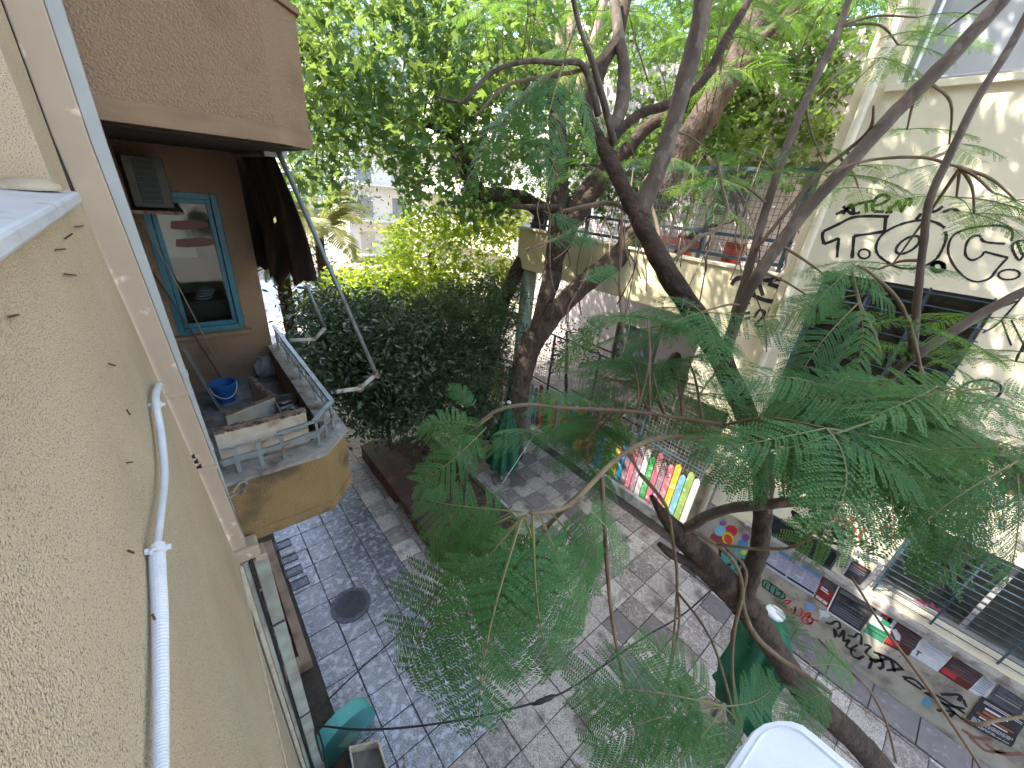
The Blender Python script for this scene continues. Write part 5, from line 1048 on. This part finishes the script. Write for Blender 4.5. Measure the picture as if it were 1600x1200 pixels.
region(A,1380,1520,180,260,2.2,2.6,3,3,.34,bright=True)
region(A,1480,1620,280,340,2.0,2.4,4,3,.36,bright=True)
region(A,1100,1350,190,300,2.4,3.2,8,3,.36,bright=True)
region(A,1380,1560,-20,110,2.2,2.8,3,3,.38,bright=True)
region(A,1240,1400,400,470,2.2,2.7,4,3,.36)
A.finish(twigm)
# --- B: big rough trunk with several leaders
Bt=Tree('rough_barked_tree','large rough barked tree behind the pleated umbrella, its trunks crossing in the middle','B')
g=onz(800,708,0)
Bt.limb('trunk',[(802,680,10.8,17),(804,650,10.5,17),(812,605,10.2,17),(822,560,10,17),(836,520,9.9,18)],bark_r,16,tobase=(*g,.36))
Bt.limb('leader',[(836,530,9.9,13),(850,480,9.8,13),(864,420,9.7,15),(872,350,9.6,15),(873,280,9.5,15),(871,200,9.5,14),(868,140,9.5,13)],bark_r,14)
Bt.limb('leader',[(835,540,9.9,12),(870,486,9.6,15),(920,437,9.3,16),(970,398,9.1,17),(1015,340,8.9,19),(1048,270,8.7,19),(1078,215,8.6,20),(1120,150,8.5,21),(1165,70,8.4,21),(1215,-40,8.3,21)],bark_r,16,k=7)
Bt.limb('leader',[(862,420,9.6,13),(882,372,9.3,16),(908,325,9.2,14),(935,290,9.1,14),(975,240,9,13),(1010,200,9,12),(1060,170,8.9,12),(1100,130,8.8,13),(1132,110,8.8,12)],bark_d,10)
Bt.limb('leader',[(868,400,9.6,12),(905,310,9.2,11),(940,262,9,10),(960,240,8.9,10)],bark_d,10)
for rows in ([(866,145,9.5,7),(856,80,9.4,8),(842,20,9.3,7),(832,-40,9.2,7)],[(874,145,9.5,8),(876,80,9.4,9),(872,0,9.3,9),(870,-40,9.2,9)],[(882,145,9.5,7),(890,90,9.4,9),(893,30,9.3,8),(890,-40,9.2,8)],[(900,150,9.5,6),(915,100,9.3,7),(935,40,9.2,7),(950,-30,9.0,7)]):
    Bt.limb('pale_leader',rows,bark_p,10)
for rows in ([(1180,70,8.2,8),(1215,40,8.0,9),(1255,0,7.8,8),(1290,-30,7.6,7)],[(1100,240,8.6,5),(1160,330,8,3),(1090,360,8,4),(1060,400,8.2,5)],[(870,325,9.4,7),(830,324,9.2,5),(800,322,9,4)]):
    Bt.limb('branch',rows,bark_r,8)
region(Bt,880,1200,-40,120,3.6,7.5,30,4,.62,bright=True)
region(Bt,700,880,-30,60,4,7,8,4,.60,bright=True)
region(Bt,1080,1400,-40,110,4,7,16,4,.60,bright=True)
region(Bt,980,1260,230,340,3.8,6,10,3,.5,bright=True)
region(Bt,880,1000,180,300,4.5,6,4,3,.5,bright=True)
for _ in range(1): pass
Bt.finish(twigm)
dapple_clumps=[]
# unseen leaf clumps added above the view to dapple the right facade
for _ in range(185):
    p=np.array([random.uniform(2,6.8),random.uniform(0,7),random.uniform(11.2,15)]); dapple_clumps.append((p,random.uniform(.7,1.3)))
# hanging bare vines between the trunks
vn=thing('hanging_vines','tangle of thin bare vines hanging in front of the terrace','vines')
vm=mat('vine_pale',(.24,.17,.12),.8,var=(.15,.10,.07),vs=8)
random.seed(9)
for k in range(44):
    px=random.uniform(850,1240); py=random.uniform(230,380); d=random.uniform(3.4,7.0); L_=random.uniform(60,210); sw=random.uniform(-60,50)
    rows=[]; 
    for i in range(5):
        u=i/4; rows.append((*at(px+sw*u+random.uniform(-9,9),py+L_*u+random.uniform(-6,6),d),random.uniform(.7,1.2)*d/F))
    q=smooth_path(rows,4); MB().tube(q[:,:3],q[:,3],5,cap=False).build('vine',vm if k%3 else bark_d,vn,smooth=True)
for rows in ([(972,325,4,2.5),(970,400,4,2.5),(968,450,4,2.5),(975,540,4,2)],[(1015,315,4,3),(1025,345,4,3),(1035,390,4,3)],[(1120,240,3.2,2),(1128,290,3.2,2),(1136,330,3.2,3),(1118,360,3.2,3),(1090,372,3.2,3),(1050,410,3.2,3)],[(975,540,4,2),(960,620,4,2),(985,690,4,3)],[(820,390,6,2),(850,380,6,2),(880,368,6,3),(900,355,6,3)],[(1000,300,3.1,3),(985,330,3.1,4),(960,318,3.1,3),(930,320,3.1,4),(880,330,3.2,3)],[(1330,420,2.6,2),(1345,480,2.6,2.5),(1365,520,2.6,2.5),(1375,555,2.6,3)]):
    q=smooth_path([(*at(a,b,d),r*d/F) for a,b,d,r in rows],5); MB().tube(q[:,:3],q[:,3],6,cap=False).build('vine',vm,vn,smooth=True)
# ---------------- broad leaved crowns
def leafpoly(kind):
    if kind=='plane':
        o=[(0,-.02),(.16,-.04),(.42,.02),(.24,.20),(.56,.50),(.19,.42),(.16,.58),(0,1.0),(-.16,.58),(-.19,.42),(-.56,.50),(-.24,.20),(-.42,.02),(-.16,-.04)]
        return np.array([(x,y,-.10*abs(x)-.12*y*y) for x,y in o])
    if kind=='oval': return np.array([(0,0,0),(.16,.35,.03),(.14,.7,.0),(0,1.,-.08),(-.14,.7,.0),(-.16,.35,.03)])
    if kind=='long': return np.array([(0,0,0),(.10,.4,.02),(0,1.,-.12),(-.10,.4,.02)])
def rand_rot(n,flat=.6):
    # leaf frames: normals lean towards the sky
    z=np.random.normal(size=(n,3)); z/=np.linalg.norm(z,axis=1)[:,None]; z=z*(1-flat)+np.array([0,0,flat]); z/=np.linalg.norm(z,axis=1)[:,None]
    a=np.random.normal(size=(n,3)); x=np.cross(a,z); x/=np.linalg.norm(x,axis=1)[:,None]; y=np.cross(z,x); return x,y,z
def leaves(P,size,kind,flat=.55,dn=0.):
    P=np.array(P); n=len(P); poly=leafpoly(kind); k=len(poly); x,y,z=rand_rot(n,flat)
    if dn: y=y+np.array([0,0,-dn]); y/=np.linalg.norm(y,axis=1)[:,None]; x=np.cross(y,z); x/=np.linalg.norm(x,axis=1)[:,None]; z=np.cross(x,y)
    s=size*np.random.uniform(.5,1.4,n)[:,None,None]
    V=P[:,None,:]+s*(poly[None,:,0:1]*x[:,None,:]+poly[None,:,1:2]*y[:,None,:]+poly[None,:,2:3]*z[:,None,:])
    return V.reshape(-1,3),np.arange(n*k).reshape(n,k)
def leafmesh(name,V,Fc,m,parent,kind='stuff'):
    me=bpy.data.meshes.new(name); me.from_pydata(V.tolist(),[],Fc.tolist()); me.materials.append(m); o=bpy.data.objects.new(name,me); C.objects.link(o)
    if parent: o.parent=parent
    if kind: o['kind']=kind
    return o
def clumps(cent,per,sig):
    out=[]
    for c,s in cent:
        n=int(per*random.uniform(.6,1.4)); out.append(np.array(c)+np.random.normal(size=(n,3))*np.array([sig,sig,sig*.7])*s)
    return np.concatenate(out)
def pxcl(regs):
    out=[]
    for (x0,x1,y0,y1,d0,d1,n) in regs:
        for _ in range(n): out.append((at(random.uniform(x0,x1),random.uniform(y0,y1),random.uniform(d0,d1)),random.uniform(.7,1.3)))
    return out
planeL=leafmat('plane_leaf',(.030,.085,.042),(.062,.125,.045),.32,(.32,.46,.08),.4,clump=(.6,(.032,.085,.055)))
# plane tree
pt=Tree('plane_tree','large plane tree with lobed leaves filling the upper left behind the balconies','P')
g=onz(742,640,0)
pt.limb('trunk',[(765,560,12.4,11),(778,500,12.2,11),(800,440,12,11),(830,380,11.8,11),(850,330,11.6,11)],bark_r,14,tobase=(*g,.26))
pt.limb('limb',[(850,330,11.6,14),(810,308,11.2,12),(775,308,11,12),(745,297,10.9,13),(728,262,10.7,13),(705,210,10.5,12),(690,160,10.3,11),(680,100,10.1,9),(660,50,9.9,8),(640,-40,9.6,7)],bark_r,12,k=6)
pt.limb('limb',[(710,215,10.5,7),(670,195,10.3,6),(620,190,10,5),(560,185,9.6,4),(500,190,9.2,3)],bark_r,8)
pt.limb('limb',[(680,100,10.1,6),(720,60,10,5),(760,10,9.8,4)],bark_r,8)
cents=pxcl([(430,860,-60,150,7,14,215),(440,700,130,235,8,14,75),(700,860,100,260,9,14,60),(440,520,230,300,9,14,14),(620,800,230,330,9.5,14,42),(600,660,200,310,7.5,9,5)])
# keep the bright gap over the street end open
def gap(c):
    x,y,d=proj(c); return ((x-598)/36)**2+((y-330)/75)**2<1 or ((x-590)/20)**2+((y-215)/30)**2<1
cents=[c for c in cents if not gap(c[0])]
P_=clumps(cents,36,.38); 
keep=np.array([not (((proj(p)[0]-598)/26)**2+((proj(p)[1]-330)/66)**2<1) for p in P_]); P_=P_[keep]
D_=np.linalg.norm(P_-O,axis=1); order=np.argsort(D_); P_=P_[order]
poly=leafpoly('plane'); me=bpy.data.meshes.new('leaf'); me.from_pydata((poly*.22).tolist(),[],[tuple(range(len(poly)))]); me.materials.append(planeL)
x,y,z=rand_rot(280,.5)
for i in range(280):
    o=bpy.data.objects.new('leaf',me); C.objects.link(o); o.parent=pt.r; p=P_[i]; M=Matrix(((x[i][0],y[i][0],z[i][0],p[0]),(x[i][1],y[i][1],z[i][1],p[1]),(x[i][2],y[i][2],z[i][2],p[2]),(0,0,0,1))); o.matrix_basis=M
V,Fc=leaves(P_[280:],.22,'plane',.45); leafmesh('crown_leaves',V,Fc,planeL,pt.r)
for c,s in cents[::7]: pt.twig(np.array(c),.010)
pt.finish(bark_r)
# right hand background tree
rt=Tree('ivy_covered_tree','dark leafy tree behind the terrace beside the school corner, upper right','R')
g=np.array([12.5,6.5,.1])
rt.limb('trunk',[(1150,420,14,14),(1165,330,13.5,13),(1180,230,13,12),(1210,120,12.5,10),(1230,0,12,8)],bark_r,12,tobase=(*g,.3))
darkL=leafmat('dark_leaf',(.02,.05,.018),(.045,.085,.025),.35,(.22,.36,.05),.45,clump=(.8,(.09,.12,.03)))
c2=pxcl([(1090,1360,-60,150,8.5,14,100),(1080,1300,120,250,9,14,75),(1200,1290,230,265,10,13,12),(880,1080,-40,200,11,16,60),(870,1100,205,320,9.5,12,34)])
V,Fc=leaves(clumps(c2,85,.36),.18,'plane',.4); leafmesh('crown_leaves',V,Fc,darkL,rt.r)
for c,s in c2[::9]: rt.twig(np.array(c),.010)
rt.finish(bark_r)
# light green young tree in the middle distance
yt=Tree('lime_green_tree','bright yellow green tree in sun in the middle distance left of the terrace','Y')
g=np.array([7.0,13.0,0.]); yt.limb('trunk',[(720,560,15,8),(705,500,14.8,8),(690,450,14.6,7),(670,400,14.4,5)],bark_r,10,tobase=(*g,.16))
limeL=leafmat('lime_leaf',(.09,.17,.022),(.17,.25,.03),.52,(.55,.66,.06),.45)
V,Fc=leaves(clumps(dapple_clumps,30,.40),.20,'plane',.4); leafmesh('crown_leaves',V,Fc,planeL,pt.r)  # added clumps out of view that break the sunlight into dapples
c3=pxcl([(590,800,345,460,12,17,130),(560,720,430,480,12,15,45),(640,820,320,370,12,16,36),(500,640,452,485,12,14,30),(470,610,425,485,13,17,46)])
V,Fc=leaves(clumps(c3,44,.36),.15,'plane',.5); leafmesh('crown_leaves',V,Fc,limeL,yt.r)
for c,s in c3[::9]: yt.twig(np.array(c),.008)
yt.finish(bark_r)
# dark shrubs under it
def shrub(name,label,regs,m,size,kind,per,sig,g,flat=.45):
    t=Tree(name,label,'s',cat='shrub'); cc=pxcl(regs); top=sum(np.array(c) for c,_ in cc)/len(cc); q=smooth_path([(g[0],g[1],g[2],.07),(*((np.array(g)+top)/2+[.1,.1,0]),.05),(*top,.03)],5)
    MB().tube(q[:,:3],q[:,3],8).build('stem',bark_d,t.r,smooth=True); t.pts=[a[:3] for a in q]
    V,Fc=leaves(clumps(cc,per,sig),size,kind,flat); leafmesh('foliage',V,Fc,m,t.r)
    for c,s in cc[::7]: t.twig(np.array(c),.008)
    t.finish(bark_d)
shL=leafmat('shrub_leaf',(.014,.034,.016),(.045,.085,.045),.20,(.10,.20,.05),.3,clump=(1.6,(.065,.10,.05)),spec=.6)
shL2=leafmat('shrub_leaf_pale',(.035,.060,.03),(.08,.115,.06),.22,(.12,.2,.05),.35)
shrub('dark_shrub','big dark glossy leaved shrub right beside the lower balcony railing',[(475,640,500,600,8.5,11,110),(535,650,590,665,9,11,58),(480,640,465,520,9.5,12,55)],shL,.16,'oval',100,.34,(3.7,9.0,.2))
shrub('grey_green_shrub','grey green narrow leaved shrub between the dark shrub and the tree trunk',[(620,790,465,560,9.8,12,110),(640,785,550,660,9.6,11.5,80),(700,800,440,500,11,13,30)],shL2,.155,'long',170,.28,(4.5,8.6,.2))
shrub('ivy_mass','dark ivy and creeper on the house front beside the palm',[(455,560,190,330,20,28,60),(440,480,300,420,20,26,25)],shL,.28,'oval',80,.8,(5.,24.,.1))
shrub('creeper','tangled leafy creeper on the fence between the column and the shrubs',[(790,830,400,540,13,16,26)],darkL,.13,'oval',60,.3,(8.0,10.6,.1))
shrub('yard_shrub','small dark green plants at the foot of the yard railing',[(860,940,505,575,10.5,12,22),(835,900,450,480,12,13,8)],shL2,.10,'oval',50,.2,(9.8,7.8,.2))
shrub('far_green','leafy mass closing the view beyond the terrace',[(880,1100,180,330,15,22,60),(1000,1250,200,290,15,20,40)],darkL,.26,'plane',60,.7,(15,14,.1))
# ---------------- palms
def palm(name,label,base,h,n,L,m,el0,lean=0,trunk=True):
    t=thing(name,label,'palm',loc=tuple(base)); b=np.array(base,float); crown=b+np.array([lean,0,h])
    if trunk:
        q=MB(); rr=[.20*(1+.12*(i%2)) for i in range(17)]; q.tube([b+(crown-b)*i/16 for i in range(17)],rr,12); setp(q.build('trunk',mat('palm_trunk',(.12,.065,.035),.95,var=(.05,.028,.018),vs=16,bump=4,bs=18),t),t)
        q=MB(); R=random.Random(4)
        for k in range(80):
            a=R.uniform(0,6.28); z=R.uniform(.25,1)*h; r=.2; q.bar(b+(crown-b)*z/h+np.array([r*math.cos(a),r*math.sin(a),0]),b+(crown-b)*z/h+np.array([(r+.22)*math.cos(a),(r+.22)*math.sin(a),.18]),.05,.015)
        setp(q.build('leaf_bases',mat('palm_base',(.16,.085,.04),.95,var=(.07,.035,.02),vs=12),t,kind='stuff'),t)
    for k in range(n):
        a=6.283*k/n*2.6+random.uniform(-.2,.2); e=el0+random.uniform(-.35,.55); P=[]; 
        for i in range(15):
            s=i/14; r=L*(s*math.cos(e)*(1-.12*s)); z=L*(s*math.sin(e)-.62*s*s*(.7+.3*math.cos(e))); P.append(crown+np.array([math.cos(a)*r,math.sin(a)*r,z]))
        q=MB(); q.tube(P,[.03*(1-.8*i/14) for i in range(15)],5,cap=False); sd=np.array([-math.sin(a),math.cos(a),0])
        for i in range(64):
            s=.12+.87*i/64; f_=s*14; j=int(f_); p=P[j]+(P[min(14,j+1)]-P[j])*(f_-j); T_=nrm(P[min(14,j+1)]-P[j]); ll=L*.22*math.sin(math.pi*(.18+.78*s))
            for s2 in (-1,1):
                d=nrm(sd*s2+T_*.75+np.array([0,0,-.22+random.uniform(-.1,.1)])); w_=T_*.0055*L/2; q.add([p-w_,p+w_,p+d*ll*.6+w_*.8+np.array([0,0,-.02]),p+d*ll+np.array([0,0,-.10*ll]),p+d*ll*.6-w_*.8],[(0,1,2,3,4)])
        setp(q.build('palm_frond',m,t),t)
pmL=leafmat('palm_leaf',(.13,.15,.05),(.22,.23,.09),.35,(.45,.45,.12),.45); pmD=leafmat('palm_leaf_grey',(.10,.13,.075),(.20,.22,.13),.25,(.2,.3,.1),.45)
c=at(498,372,17); palm('date_palm','yellow green palm with arching fronds seen past the torn awning',(c[0],c[1],0),c[2]+.2,34,4.3,pmL,.65)
c=at(440,425,13); palm('pale_palm','grey green drooping palm just behind the corner of the end wall',(c[0],c[1],0),c[2]+.15,14,1.5,pmD,.35)
# purple box by the palm and small plants
c=at(471,500,13.5); tag(MB().box(c[0]-.12,c[0]+.12,c[1]-.1,c[1]+.1,max(0,c[2]-.2),c[2]+.16).build('purple_box',mat('purple',(.10,.05,.22),.6),bevel=.02),'small purple box beside the palm trunk','box')
